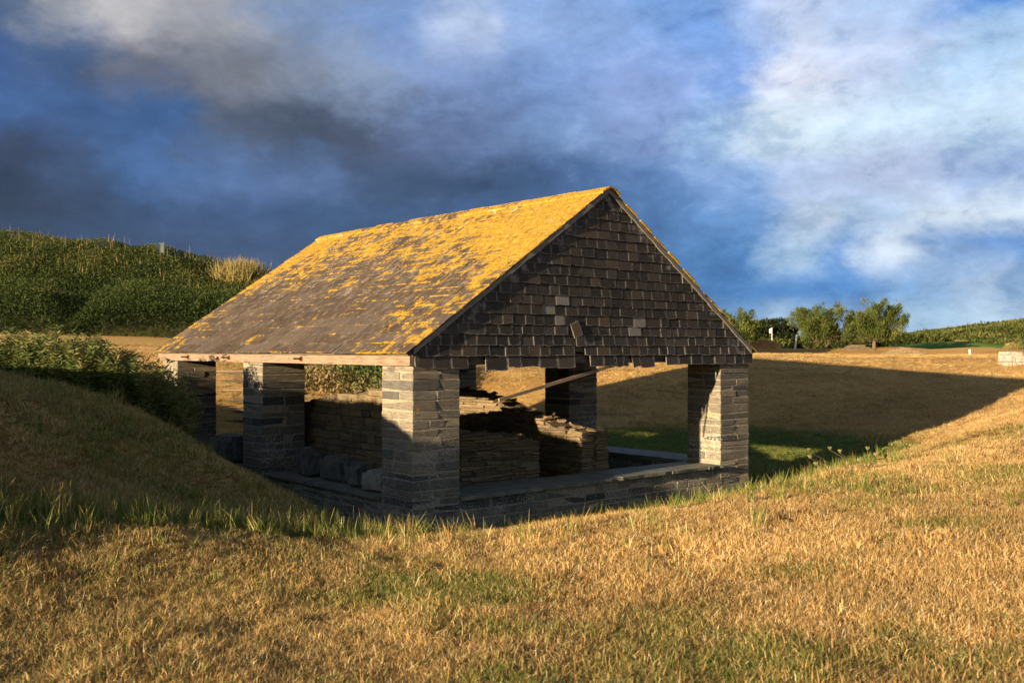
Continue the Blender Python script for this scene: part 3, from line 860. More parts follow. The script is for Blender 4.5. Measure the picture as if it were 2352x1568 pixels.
def slab(poly, th, lift):
    n = len(poly)
    ln = max(p[1] for p in poly) or 1
    zl = lambda y_: lift * (1 - y_ / ln)
    vv = [(x_, y_, zl(y_)) for x_, y_ in poly] + [(x_, y_, zl(y_) + th) for x_, y_ in poly]
    ff = [tuple(range(n))[::-1], tuple(range(n, 2 * n))] + [(i, (i + 1) % n, n + (i + 1) % n, n + i) for i in range(n)]
    return vv, ff
rows = []
s = -.015
while s < SL - .1:
    gq = .215 - .05 * (s / SL)
    rows.append((s, gq)); s += gq
Rm = Matrix((( 0, es.x, nn.x), (-1, 0, 0), (0, es.z, nn.z)))
eL = Rm.to_euler()
RS = random.Random(3)
for i, (s, gq) in enumerate(rows):
    v = V0 + (0 if i % 2 == 0 else -RS.uniform(.1, .3))
    while v < V1 - .02:
        wd_ = RS.uniform(.40, .66) if i < 12 else RS.uniform(.42, .64)
        a, b = max(v, V0 + RS.uniform(-.012, .012)), v + wd_
        if b > V1 - .14: b = V1 + RS.uniform(-.012, .012)
        ww = b - a - .006
        ln = min(gq * 1.55, SL + .02 - s)
        vv, ff = slab(slate_poly(ww, ln, .006, RS), RS.uniform(.008, .013), .012)
        base = Vector((U_EAVE, 0, zroof(U_EAVE))) + es * (s + RS.uniform(-.008, .008)) + nn * (.001 + RS.uniform(0, .005))
        o = mobj('roof_slate', vv, ff, M_ROOF, slopeL, (base.x, (a + b) / 2, base.z))
        o.rotation_euler = eL
        o.rotation_euler.rotate_axis('Z', RS.gauss(0, .006)); o.rotation_euler.rotate_axis('X', RS.gauss(0, .006))
        v = b if b < V1 - .02 else V1
# far slope, out of sight but for its verge: one joined cover
mb = MB()
eR = Vector((-es.x, 0, es.z)); nR = Vector((-nn.x, 0, nn.z))
for i, (s, gq) in enumerate(rows):
    v = V0 + (0 if i % 2 == 0 else -.25)
    while v < V1 - .02:
        wd_ = RS.uniform(.4, .66)
        a, b = max(v, V0 + RS.uniform(-.03, .03)), min(v + wd_, V1)
        ln = min(gq * 1.55, SL + .02 - s)
        vv, ff = slab(slate_poly(b - a - .006, ln, .008, RS), RS.uniform(.010, .018), .014)
        o0 = Vector((W_ - U_EAVE, (a + b) / 2, zroof(W_ - U_EAVE))) + eR * (s + RS.uniform(-.015, .015)) + nR * .002
        mb.add([o0 + Vector((0, p[0], 0)) + eR * p[1] + nR * p[2] for p in vv], ff)
        v += wd_
sr = mb.obj('slate_cover', M_ROOF, slopeR); sr['kind'] = 'stuff'
# ridge tiles
v = V0 - .03
first = True
ridge = empty('ridge'); ridge.parent = shelter
while v < V1:
    l = RS.uniform(.42, .56)
    e = min(v + l, V1 + .03)
    if V1 - e < .2: e = V1 + .03
    prof = []
    wv = .17 + RS.uniform(-.01, .01)
    for q in (-1, -.55, -.18, .18, .55, 1):
        prof.append((q * wv, APZ + .045 - abs(q) * wv * TAN * .96 - (.012 if abs(q) < .3 else 0)))
    low_ = [(a_ * .97, b_ - .024) for a_, b_ in prof]
    ring = prof + low_[::-1]
    nr = len(ring)
    dz = RS.uniform(-.004, .006)
    vv = [(W_ / 2 + a_, v + .002, b_ + dz) for a_, b_ in ring] + [(W_ / 2 + a_, e - .003, b_ + dz + RS.uniform(-.003, .003)) for a_, b_ in ring]
    ff = [tuple(range(nr)), tuple(range(nr, 2 * nr))[::-1]] + [(i, nr + i, nr + (i + 1) % nr, (i + 1) % nr) for i in range(nr)]
    mobj('ridge_tile', vv, ff, M_ROOF, ridge)
    v = e
# verges: pale undercloak strips under the slates along both rakes, front and back
for vf in (V0 + .012, V1 - .055):
    for sgn in (0, 1):
        ua, ub = (U_EAVE + .1, W_ / 2) if sgn == 0 else (W_ - U_EAVE - .1, W_ / 2)
        nseg = 26
        top, bot = [], []
        for i in range(nseg + 1):
            uu = ua + (ub - ua) * i / nseg
            j = RS.uniform(-.006, .006)
            top.append((uu, zroof(uu) - .006)); bot.append((uu, zroof(uu) - .066 + j * 1.6))
        vv = [(a_, vf, b_) for a_, b_ in top] + [(a_, vf, b_) for a_, b_ in bot] + [(a_, vf + .04, b_) for a_, b_ in top] + [(a_, vf + .04, b_) for a_, b_ in bot]
        k = nseg + 1
        ff = []
        for i in range(nseg):
            ff += [(i, i + 1, k + i + 1, k + i), (2 * k + i + 1, 2 * k + i, 3 * k + i, 3 * k + i + 1), (i + 1, i, 2 * k + i, 2 * k + i + 1), (k + i, k + i + 1, 3 * k + i + 1, 3 * k + i)]
        ff += [(0, k, 3 * k, 2 * k), (k - 1, 3 * k - 1, 4 * k - 1, 2 * k - 1)]
        mobj('verge_strip', vv, ff, M_GABP, shelter)

# ------------------------------------------------------------------ slate-hung gable
ZG = 1.935
def gable_board(v):
    pts = [(0.02, ZG + .17), (W_ - .02, ZG + .17), (W_ - .02, zroof(W_ - .02) - .04), (W_ / 2, APZ - .04), (0.02, zroof(.02) - .04)]
    n = len(pts)
    vv = [(a_, v, b_) for a_, b_ in pts] + [(a_, v + .02, b_) for a_, b_ in pts]
    return vv, [tuple(range(n)), tuple(range(n, 2 * n))[::-1]] + [(i, n + i, n + (i + 1) % n, (i + 1) % n) for i in range(n)]
gable = mobj('gable_wall', *gable_board(0.004), M_DARKW, shelter)
mobj('gable_wall', *gable_board(L_ - .024), M_DARKW, shelter)

def clip(poly, a, b, c):
    """keep a*x+b*y+c >= 0"""
    out = []
    for i in range(len(poly)):
        p, q = poly[i], poly[(i + 1) % len(poly)]
        dp, dq = a * p[0] + b * p[1] + c, a * q[0] + b * q[1] + c
        if dp >= 0: out.append(p)
        if (dp >= 0) != (dq >= 0):
            t = dp / (dp - dq)
            out.append((p[0] + (q[0] - p[0]) * t, p[1] + (q[1] - p[1]) * t))
    return out
def zu(zx):
    """column in the close-up of the gable -> distance along the gable"""
    r_ = ((1000 + .3912 * zx) / 1.0884 - CX) / FPX
    return (r_ + .1012) / (.758 - .652 * r_) * 11
def hang(u0, u1, z0, ln, tilt=0.0, proud=0.0, mat=None, ry=0.0):
    k = 3
    wd_ = u1 - u0 - .006
    cl, cr_ = (RS.uniform(0, .022) if RS.random() < .1 else 0), (RS.uniform(0, .022) if RS.random() < .1 else 0)
    poly = [(-wd_ / 2 + wd_ * i / k, RS.uniform(-.006, .006) + (cl if i == 0 else cr_ if i == k else 0)) for i in range(k + 1)] + [(wd_ / 2, ln), (-wd_ / 2, ln)]
    uc = (u0 + u1) / 2
    # trim under the roof
    if ry == 0.0:
        off = APZ - .05 - z0
        poly = clip(poly, -TAN, -1, off - TAN * (uc - W_ / 2))
        poly = clip(poly, TAN, -1, off + TAN * (uc - W_ / 2))
    if len(poly) < 3: return None
    n = len(poly)
    th = RS.uniform(.006, .010)
    # y: towards the viewer is negative; the lower edge stands proud
    yf = lambda q: -.008 - proud - .019 * (1 - min(q, ln) / ln)
    # front face gets an inner ring so that the pale rim can follow the slate's edge
    cx_ = sum(p[0] for p in poly) / n; cz_ = sum(p[1] for p in poly) / n
    inner = [(cx_ + (p[0] - cx_) * .62, cz_ + (p[1] - cz_) * .62) for p in poly]
    vv = [(p[0], yf(p[1]) - th, p[1]) for p in poly] + [(p[0], yf(p[1]) - th, p[1]) for p in inner] + [(p[0], yf(p[1]), p[1]) for p in poly]
    ff = [tuple(range(n, 2 * n))] + [(i, (i + 1) % n, n + (i + 1) % n, n + i) for i in range(n)]
    ff += [(i, 2 * n + i, 2 * n + (i + 1) % n, (i + 1) % n) for i in range(n)] + [tuple(range(2 * n, 3 * n))[::-1]]
    o = mobj('gable_slate', vv, ff, mat or M_GAB, gable, (uc, 0, z0), (0, ry if ry else tilt, 0))
    at = o.data.attributes.new('rim', 'FLOAT', 'POINT')
    at.data.foreach_set('value', np.array([1.0] * n + [0.0] * n + [1.0] * n, dtype=np.float32))
    return o
GA = .1275
bottom = [(85, 210), (210, 318), (318, 428), (535, 680, .035, .03), (680, 765, .0, 0), (765, 880, .0, .0), (880, 1000, .012, .02), (1000, 1112, .02, -.03), (1205, 1290), (1290, 1365), (1375, 1422, .015, -.13), (1420, 1452, .01, .02), (1480, 1530, .02, -.16), (1530, 1620, .03, -.05),
          (1690, 1770), (1770, 1850), (1850, 1925), (1925, 2000), (2000, 2070), (2070, 2130), (2130, 2180), (2180, 2246)]
for q in bottom:
    drop, tl = (q[2], q[3]) if len(q) > 2 else (RS.uniform(0, .008), RS.gauss(0, .012))
    hang(zu(q[0]) + .002, zu(q[1]) - .002, ZG - drop - .012, GA * 1.45, tl)
pale_at = [(1000, 770), (962, 835), (985, 902), (1485, 925), (1485, 990)]
def zz(zx, zy):
    """close-up row -> height on the gable plane"""
    u = zu(zx); depth = 11 * (1 + .652 * u / 11)
    return EYE + (HY - (440 + .3912 * zy) / 1.0884) / FPX * depth
pale_uz = [(zu(a_), zz(a_, b_)) for a_, b_ in pale_at]
gap_u = (zu(1130), zu(1172))
for i in range(1, 19):
    z0 = ZG + i * GA + RS.uniform(-.004, .004)
    half = (APZ - .05 - z0) / TAN
    if half < .05: break
    u, uend = max(-.03, W_ / 2 - half), min(W_ + .03, W_ / 2 + half)
    u -= RS.uniform(0, .1)
    while u < uend - .03:
        wd_ = RS.uniform(.15, .25) if RS.random() > .1 else RS.uniform(.27, .36)
        b = u + wd_
        if uend - b < .09: b = uend + .02
        if i == 1 and u < gap_u[1] and b > gap_u[0]:
            if u < gap_u[0] - .08: b = gap_u[0]
            else:
                u = gap_u[1]; continue
        mt = M_GAB
        for (pu, pz) in pale_uz:
            if u <= pu < b and z0 <= pz < z0 + GA: mt = M_GABP
        hang(max(u, -.035), b, z0 + RS.uniform(-.005, .004), GA * 1.42, RS.gauss(0, .01), RS.uniform(0, .004), mt)
        u = b
# one slipped slate hanging askew by a corner
sl = hang(zu(1095), zu(1150), zz(1130, 1025), GA * 1.5, proud=.022, ry=R(-19))

# a loose lath hanging from the foot of the gable
lath = mobj('loose_lath', *box(0, 2.72, -.012, .012, -.02, .02), M_LATH, None)
p0, p1 = Vector((*b2w(1.25, -.01), 1.53)), Vector((*b2w(3.86, .03), 2.035))
dl = (p1 - p0)
lath.location = p0
lath.rotation_euler = dl.to_track_quat('X', 'Z').to_euler()
tag(lath, 'thin loose timber lath slanting down from the foot of the slate gable', 'lath')

# ------------------------------------------------------------------ ruined chapel walls under the roof
def ruin_wall(label, u0, v0, length, thick, along, prof, faces, span=(0.0, 99.0), seed=1, course=.055, lmax=.42):
    """prof(t) -> height at t in 0..1 along the wall"""
    r = random.Random(seed)
    root = empty('ruined_wall', (*b2w(u0, v0), 0), shelter.rotation_euler.z)
    tag(root, label, 'ruined wall', 'ruined walls under the shelter roof')
    nseg = 30
    vv, ff = [], []
    for i in range(nseg + 1):
        t = i / nseg
        p = .02 + (length - .04) * t
        hh = prof(t) - .012 + r.uniform(-.02, .012)
        for q in (.03, thick - .03):
            for z_ in (-.2, hh):
                vv.append((p, q, z_) if along == 'u' else (q, p, z_))
    for i in range(nseg):
        o = 4 * i
        for a_, b_ in ((0, 1), (1, 3), (3, 2), (2, 0)):
            ff.append((o + a_, o + 4 + a_, o + 4 + b_, o + b_) if along == 'v' else (o + a_, o + b_, o + 4 + b_, o + 4 + a_))
    ff += [(0, 1, 3, 2), tuple(4 * nseg + k for k in (0, 2, 3, 1))]
    mobj('rubble_core', vv, ff, M_RUINC, root)
    hmax = max(prof(i / 20) for i in range(21))
    z = 0.02
    while z < hmax:
        h = course * r.uniform(.7, 1.5)
        for s in faces:
            p = 0.0
            while p < length - .03:
                l = r.uniform(.14, lmax)
                if p + l > length - .12: l = length - p
                top = prof(min(1, (p + l / 2) / length))
                if z + h * .9 < top and (s < 0 or (p + l > span[0] and p < span[1])):
                    dpt = thick * r.uniform(.42, .52)
                    pr = r.uniform(-.012, .022)
                    vv, ff = (chunk(l - .006, dpt, h - .005, .006, .008, r) if along == 'u' else chunk(dpt, l - .006, h - .005, .006, .008, r))
                    q = dpt / 2 - pr if s < 0 else thick - dpt / 2 + pr
                    e = r.uniform(-.02, .01) if (p < .01 or p + l > length - .01) else 0
                    c = (p + l / 2 + e, q, z) if along == 'u' else (q, p + l / 2 + e, z)
                    mobj('stone', vv, ff, M_RUIN, root, c, (r.gauss(0, .02), r.gauss(0, .02), r.gauss(0, .03)))
                p += l
        z += h
    # loose stones along the broken top
    for i in range(int(length / .07)):
        t = (i + .5) / int(length / .07)
        l, wd_, h = r.uniform(.06, .17), r.uniform(.06, .15), r.uniform(.02, .05)
        vv, ff = chunk(l, wd_, h, .012, .014, r)
        p = length * t; q = r.uniform(.04, thick - .06)
        z_ = prof(t) - .03 + r.uniform(-.01, .015)
        mobj('stone', vv, ff, M_RUIN, root, (p, q, z_) if along == 'u' else (q, p, z_), (r.gauss(0, .12), r.gauss(0, .12), r.uniform(0, 3)))
    return root
def interp(pts):
    xs, ys = zip(*pts)
    return lambda t: float(np.interp(t, xs, ys))
ruin_wall('tall brown ruined wall behind the rounded boulder, its lit top rising towards the near pillar', .85, .9, 3.6, .52, 'v',
          interp([(0, .9), (.13, .96), (.19, 1.25), (.25, 1.62), (.35, 1.62), (.5, 1.53), (.72, 1.46), (.9, 1.36), (1, 1.2)]), (-1, 1), seed=5, course=.075)
ruin_wall('low ragged wall of thin stacked slates just right of the near pillar', 1.37, .9, 1.38, .52, 'u',
          interp([(0, 1.05), (.25, 1.04), (.6, 1.0), (.85, .95), (1, .88)]), (-1, 1), span=(1.1, 99), seed=6, course=.034)
ruin_wall('long ruined wall sloping down to a sunlit broken end, under the loose lath', 3.55, .9, 3.7, .54, 'v',
          interp([(0, .90), (.02, .97), (.16, 1.01), (.24, 1.10), (.42, 1.2), (.54, 1.33), (.76, 1.45), (1, 1.5)]), (-1, 1), span=(0, .3), seed=8, course=.038, lmax=.55)

# stones lying on the left ledge
def boulder(name, label, u, v, z, sz, mat, seed, rz=0.0, sub=2, rough=.12, cat='stone', flat=.35):
    r = random.Random(seed)
    bm = bmesh.new()
    bmesh.ops.create_cube(bm, size=1.0)
    bmesh.ops.bevel(bm, geom=list(bm.edges), offset=.16, segments=2, affect='EDGES')
    bmesh.ops.triangulate(bm, faces=list(bm.faces))
    bmesh.ops.subdivide_edges(bm, edges=[e for e in bm.edges if e.calc_length() > .3], cuts=2, use_grid_fill=True)
    ph = [r.uniform(0, 6) for _ in range(9)]
    for q in bm.verts:
        c = q.co
        n_ = math.sin(c.x * 4 + ph[0]) * math.sin(c.y * 3.5 + ph[1]) + math.sin(c.z * 5 + ph[2]) * math.sin(c.x * 6 + ph[3]) * .6
        q.co = c * (1 + rough * n_ * .6) + Vector([r.uniform(-1, 1) * rough * .08 for _ in range(3)])
    for q in bm.verts:
        if q.co.z < -.42: q.co.z = -.45
        q.co = Vector((q.co.x * sz[0], q.co.y * sz[1], (q.co.z + .45) * sz[2]))
    me = bpy.data.meshes.new(name); bm.to_mesh(me); bm.free()
    me.materials.append(mat)
    o = put(bpy.data.objects.new(name, me))
    o.location = (*b2w(u, v), z); o.rotation_euler = (0, 0, shelter.rotation_euler.z + rz)
    return tag(o, label, cat)
boulder('boulder', 'rounded pale grey boulder on the ledge next to the near pillar', .27, 1.02, ZC + .004, (.36, .46, .27), M_BOULD, 3, .2)
boulder('stone_block', 'small dark squared block between the rounded boulder and the lichened block', .28, 1.52, ZC + .004, (.3, .3, .30), M_DBLK, 5, .1, rough=.05)
boulder('stone_block', 'long dark carved block with pale lichen on its top edge, on the ledge', .33, 2.12, ZC + .004, (.3, .66, .33), M_DBLK, 6, .05, rough=.05)
boulder('stone_slab', 'leaning dark stone slab against the middle pillar on the ledge', .33, 2.95, ZC + .004, (.26, .6, .38), M_DBLK, 9, -.25, rough=.22)
boulder('stone_trough', 'dark stone trough on the ledge between the two farther left pillars', .3, 5.3, ZC + .004, (.46, .95, .40), M_DBLK, 12, 0, rough=.06)

# ------------------------------------------------------------------ timber steps on the far bank
steps = empty('timber_steps', (-6.05, 21.2, 0), R(8))
tag(steps, 'weathered timber steps climbing the far bank, seen between the farther left pillars', 'steps')
for i in range(6):
    yy = i * .40
    zb = .42 + i * .205
    mb = MB(); mb.add(*box(-1.0 + i * .04, 1.0, yy, yy + .11, zb - .06, zb + .15)); mb.obj('riser_board', M_DARKW, steps)
    mb = MB(); mb.add(*box(-1.0 + i * .04, 1.0, yy - .03, yy + .46, zb + .152, zb + .185)); mb.obj('tread', M_LATH if i % 2 else M_DARKW, steps)

# ------------------------------------------------------------------ foliage helpers
def leaves(centers, dirs, length, width, rnd, seed):
    """rhombic leaves: (n,3) centres and unit directions -> verts, quads, per-vertex random"""
    n = len(centers)
    r = np.random.default_rng(seed)
    t = r.normal(size=(n, 3)); s = np.cross(dirs, t); s /= np.linalg.norm(s, axis=1)[:, None] + 1e-9
    L = (length * r.uniform(.6, 1.3, n))[:, None]; Wd = (width * r.uniform(.6, 1.3, n))[:, None]
    V = np.stack([centers, centers + dirs * L * .45 + s * Wd * .5, centers + dirs * L, centers + dirs * L * .45 - s * Wd * .5], 1).reshape(-1, 3)
    Q = np.arange(n * 4).reshape(-1, 4)
    return V, Q, np.repeat(rnd, 4)
def leaf_obj(name, V, Q, rnd, mat, parent=None):
    me = np_mesh(name, V, Q, mat)
    at = me.attributes.new('rnd', 'FLOAT', 'POINT'); at.data.foreach_set('value', rnd.astype(np.float32))
    return put(bpy.data.objects.new(name, me), parent)
def unit(a): return a / (np.linalg.norm(a, axis=1)[:, None] + 1e-9)

# tamarisk-like trees: crooked trunk, limbs fanning upwards, feathery plumes
def tree(label, base, H, Wd, seed, dens=1.0, lean=0.0, trunk=.09, mats=(M_TAM, M_BARK), plume=.42, low=.25):
    r = random.Random(seed); nr = np.random.default_rng(seed)
    root = empty('tamarisk_tree', base)
    tag(root, label, 'tree', 'feathery trees on the old field bank')
    mb = MB()
    tips = []
    fork = Vector((lean * .25, 0, H * .14))
    mb.tube([(0, 0, -.2), (r.uniform(-.05, .05), 0, H * .1), tuple(fork)], [trunk * 1.3, trunk, trunk * .85], 7)
    for i in range(11):
        a = 2 * math.pi * i / 11 + r.uniform(-.3, .3)
        rad = Wd * .5 * r.uniform(.5, 1.0)
        end = Vector((math.cos(a) * rad + lean * .5, math.sin(a) * rad * .8, H * r.uniform(.24, .76)))
        mid = fork.lerp(end, .5) + Vector((math.cos(a) * rad * .12, math.sin(a) * rad * .1, -H * .06))
        mb.tube([tuple(fork), tuple(mid), tuple(end)], [trunk * .5, trunk * .3, trunk * .12], 5)
        for j in range(9):
            t = r.uniform(.25, 1.0)
            p = (fork.lerp(mid, t * 2) if t < .5 else mid.lerp(end, t * 2 - 1))
            q = p + Vector((r.gauss(0, .13) * Wd, r.gauss(0, .11) * Wd, r.uniform(-.04, .2) * H))
            if q.z > H * .93: q.z = H * r.uniform(.8, .93)
            mb.tube([tuple(p), tuple((p + q) / 2 + Vector((0, 0, -.03 * H))), tuple(q)], [trunk * .14, trunk * .1, trunk * .05], 4)
            tips.append(q)
    mb.obj('trunk', mats[1], root)
    C, D, RN = [], [], []
    for q in tips:
        n_ = int(300 * dens)
        out = np.array([q.x - lean * .4, q.y, 0.0]) / (Wd * .5)
        ax = unit(np.array([[out[0] * .55, out[1] * .55, 1.0]]) + nr.normal(0, .25, (1, 3)))[0]
        t = nr.uniform(-.35, 1.0, n_)
        c = np.array(q[:]) + ax * (t * plume * H * .42)[:, None] + nr.normal(0, 1, (n_, 3)) * (.052 * H * (1.15 - np.clip(t, 0, 1)))[:, None]
        C.append(c); D.append(unit(ax + nr.normal(0, .45, (n_, 3))))
        RN.append(np.clip(nr.normal(.45, .22) + nr.normal(0, .16, n_), 0, 1))
    C, D, RN = np.concatenate(C), np.concatenate(D), np.concatenate(RN)
    ell = ((C[:, 0] - lean * .4) / (Wd * .56)) ** 2 + (C[:, 1] / (Wd * .56)) ** 2 + ((C[:, 2] - H * .56) / (H * .46)) ** 2
    k = (C[:, 2] > H * low * .5) & (ell < 1.0 + nr.uniform(-.15, .25, len(C)))
    C, D, RN = C[k], D[k], RN[k]
    leaf_obj('crown', *leaves(C, D, .065 * H, .011 * H, RN, seed), mats[0], root)
    return root
def gz(x, y): return float(height(np.array([x]), np.array([y]))[0])
def at_px(xp, depth): return (xp - CX) / FPX * depth
t2 = at_px(1888, 53.5); t3 = at_px(2000, 53.5)
tree('rounded feathery green tree left of the pair, near the white post', (t2, 53.5, gz(t2, 53.5) - .1), 2.75, 2.95, 4, lean=-.1)
tree('rounded feathery green tree right of the pair, on the stony bank', (t3, 53.0, gz(t3, 53.0) - .15), 2.75, 2.95, 9, lean=.1)
t1 = at_px(1700, 46); t0 = at_px(1640, 46)
tree('upright feathery tree with rusty lower twigs beside the roof slope', (t1, 46, gz(t1, 46) - .05), 2.4, 1.5, 14, lean=-.05, low=.5)
tree('feathery treetop half hidden behind the right roof edge', (t0, 46.5, gz(t0, 46.5) - .05), 2.5, 1.4, 17, lean=.1)
# low dense hedge mass and dark conifers behind
def blob_leaves(blobs, per, ll, lw, seed, top=0.25):
    nr = np.random.default_rng(seed)
    C, D, RN = [], [], []
    for (x, y, z, rx, ry, rz) in blobs:
        n_ = per
        d = unit(nr.normal(size=(n_, 3))); d[:, 2] = np.abs(d[:, 2]) * 1.0 - .15
        d = unit(d)
        rad = nr.uniform(.72, 1.08, n_)[:, None]
        C.append(np.array([x, y, z]) + d * rad * np.array([rx, ry, rz]))
        D.append(unit(d + nr.normal(0, .6, (n_, 3)) + np.array([0, 0, .4])))
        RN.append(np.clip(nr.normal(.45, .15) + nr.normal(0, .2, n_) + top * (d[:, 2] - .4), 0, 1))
    C, D, RN = np.concatenate(C), np.concatenate(D), np.concatenate(RN)
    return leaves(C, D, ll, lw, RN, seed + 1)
hb = []
rh = random.Random(21)
for i in range(150):
    xp = rh.uniform(1560, 2290)
    dep = rh.uniform(84, 100)
    f = (xp - 1560) / 730
    topy = np.interp(xp, [1560, 1740, 1850, 2050, 2090, 2150, 2200, 2290], [782, 776, 770, 762, 756, 762, 775, 790])
    x = at_px(xp, dep)
    zt = EYE + (HY - topy) / FPX * dep
    hgt = zt - 2.1
    rz = max(.3, hgt * rh.uniform(.45, 1.0))
    hb.append((x, dep, 2.1 + rz * .15, rh.uniform(.9, 1.8), rh.uniform(.9, 1.6), rz * .9))
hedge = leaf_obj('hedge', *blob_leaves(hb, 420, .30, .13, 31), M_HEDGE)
tag(hedge, 'long olive-green hedge of scrub behind the pair of trees', 'hedge', kind='stuff')
def conifer(label, xp, dep, ytop, width, seed):
    x = at_px(xp, dep); zt = EYE + (HY - ytop) / FPX * dep; H = zt - 2.1
    root = empty('cypress_tree', (x, dep, 2.1)); tag(root, label, 'tree', 'dark wind-clipped trees behind the hedge')
    r = random.Random(seed)
    mb = MB().tube([(0, 0, -.1), (.1, 0, H * .5), (.2, 0, H * .85)], [.2, .14, .05], 6); mb.obj('trunk', M_BARK, root)
    bl = []
    for i in range(22):
        t = r.uniform(.35, .95)
        bl.append((r.uniform(-.5, .5) * width * (1.15 - t * .7), r.uniform(-.4, .4) * width, H * t, width * .2, width * .2, H * .09))
    leaf_obj('crown', *blob_leaves(bl, 110, .34, .13, seed), M_CYP, root)
conifer('dark flat-topped tree just right of the roof edge behind the flag', 1768, 88, 737, 3.4, 5)
conifer('smaller dark tree right of the flag', 1805, 90, 747, 2.2, 6)
conifer('dark treetop touching the feathery tree by the roof', 1737, 90, 742, 2.2, 8)

# right-hand far hill with scrub
def hill(name, xs, ys, zf, mat):
    A, B = np.meshgrid(xs, ys, indexing='ij')
    C = zf(A, B)
    nx_, ny_ = A.shape
    ii = np.arange(nx_ * ny_).reshape(nx_, ny_)
    q = np.stack([ii[:-1, :-1], ii[1:, :-1], ii[1:, 1:], ii[:-1, 1:]], -1).reshape(-1, 4)
    o = put(bpy.data.objects.new(name, np_mesh(name, np.stack([A, B, C], -1).reshape(-1, 3), q, mat, True)))
    tag(o, kind='structure')
    return o
M_HILL = mat_simple('hill turf', (0.05, 0.065, 0.018), (0.12, 0.13, 0.035), .35, bstr=.6, rough=.95, spec=.05)
M_HILLD = mat_simple('hill soil under bracken', (0.022, 0.026, 0.010), (0.06, 0.06, 0.022), .8, bstr=.6, rough=.95, spec=.05)
def zright(x, y):
    dep = np.maximum(y, 1)
    col = CX + x / 150.0 * FPX
    crest = np.interp(col, [1500, 1900, 2050, 2180, 2352, 2600, 3200], [2.0, 2.2, 3.2, 4.2, 6.1, 7.6, 7.0])
    return 1.9 + (crest - 1.9) * sstep(y, 112, 150) * (1 - .6 * sstep(y, 165, 230)) + (vnoise(x, y, .12, 5) - .5) * .5 * sstep(y, 115, 130)
hill('hill', np.linspace(10, 180, 90), np.linspace(108, 260, 70), zright, M_HILL)
nr = np.random.default_rng(8)
NS = 32000
xx = nr.uniform(30, 110, NS); yy = nr.uniform(112, 166, NS)
zz_ = zright(xx, yy)
c = np.stack([xx, yy, zz_ + nr.uniform(-.1, .35, NS) * (.4 + vnoise(xx, yy, .25, 9))], -1)
V, Q, rn = leaves(c, unit(nr.normal(size=(NS, 3)) + np.array([0, 0, 1.2])), .5, .3, np.clip(vnoise(xx, yy, .22, 10) * 1.2 + nr.normal(0, .12, NS), 0, 1), 4)
o = leaf_obj('hill_scrub', V, Q, rn, M_HEDGE); tag(o, 'yellow-green scrub covering the far right hill', 'scrub', kind='stuff')

# left hill with bracken
LC = ([-90, -60, -45, -32, -25, -21.4, -16, -10, -4, 3, 10], [10.6, 10.2, 9.9, 9.15, 8.5, 7.9, 6.9, 5.8, 4.6, 3.2, 1.9])
def zleft(x, y):
    crest = np.interp(x, *LC)
    t = (y - 44.5) / (62 - 44.5)
    prof = np.interp(t, [-.2, 0, .06, .5, .85, 1.0, 1.3, 3.0], [-.3, 0.0, .1, .56, .9, 1.0, 1.02, .8])
    b0 = np.interp(x, [-30, -14, -4, 8], [2.6, 2.5, 1.9, 1.2])
    return b0 + (crest - b0) * prof + (vnoise(x, y, .25, 15) - .5) * .5 * sstep(y, 45, 48)
hill('hill', np.linspace(-110, 14, 130), np.linspace(43.5, 120, 80), zleft, M_HILLD)
n_ = 150000
yy = 44.3 + (63.5 - 44.3) * nr.random(n_) ** 1.15
xx = nr.uniform(-.60, .02, n_) * yy - 1
zz_ = zleft(xx, yy)
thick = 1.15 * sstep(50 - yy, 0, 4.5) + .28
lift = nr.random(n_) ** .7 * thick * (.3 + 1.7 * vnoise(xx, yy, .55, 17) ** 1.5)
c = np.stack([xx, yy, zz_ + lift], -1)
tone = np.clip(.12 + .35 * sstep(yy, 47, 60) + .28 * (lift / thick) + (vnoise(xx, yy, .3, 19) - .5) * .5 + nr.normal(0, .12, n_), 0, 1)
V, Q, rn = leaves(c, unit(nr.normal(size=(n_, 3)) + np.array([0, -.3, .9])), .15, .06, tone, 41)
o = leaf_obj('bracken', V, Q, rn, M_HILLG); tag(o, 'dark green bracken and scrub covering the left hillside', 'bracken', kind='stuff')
# dry stalks near the crest
n_ = 320
yy = nr.uniform(54, 63, n_); xx = nr.uniform(-.58, -.12, n_) * yy
c = np.stack([xx, yy, zleft(xx, yy)], -1)
V, Q, rn = leaves(c, unit(nr.normal(0, .12, (n_, 3)) + np.array([0, 0, 1])), .75, .028, nr.random(n_), 43)
o = leaf_obj('dry_stalks', V, Q, rn, M_STALK); tag(o, 'thin dry stalks standing along the crest of the left hill', 'stalks', kind='stuff')
# marram on the crest right of the hill
n_ = 5200
xx = np.concatenate([nr.normal(at_px(568, 61), .55, 1800), nr.uniform(at_px(545, 61), at_px(700, 61), n_ - 1800)]); yy = nr.uniform(57.5, 61.5, n_)
hh = np.where(np.arange(n_) < 1800, 1.05, .5)
c = np.stack([xx, yy, zleft(xx, yy)], -1)
V, Q, rn = leaves(c, unit(nr.normal(0, .35, (n_, 3)) + np.array([0, 0, 1])), 1.0, .05, nr.random(n_), 44)
V.reshape(-1, 4, 3)[:] = c[:, None, :] + (V.reshape(-1, 4, 3) - c[:, None, :]) * hh[:, None, None]
o = leaf_obj('marram_grass', V, Q, rn, M_DUNE); tag(o, 'pale golden marram grass on the crest left of the roof', 'grass', kind='stuff')

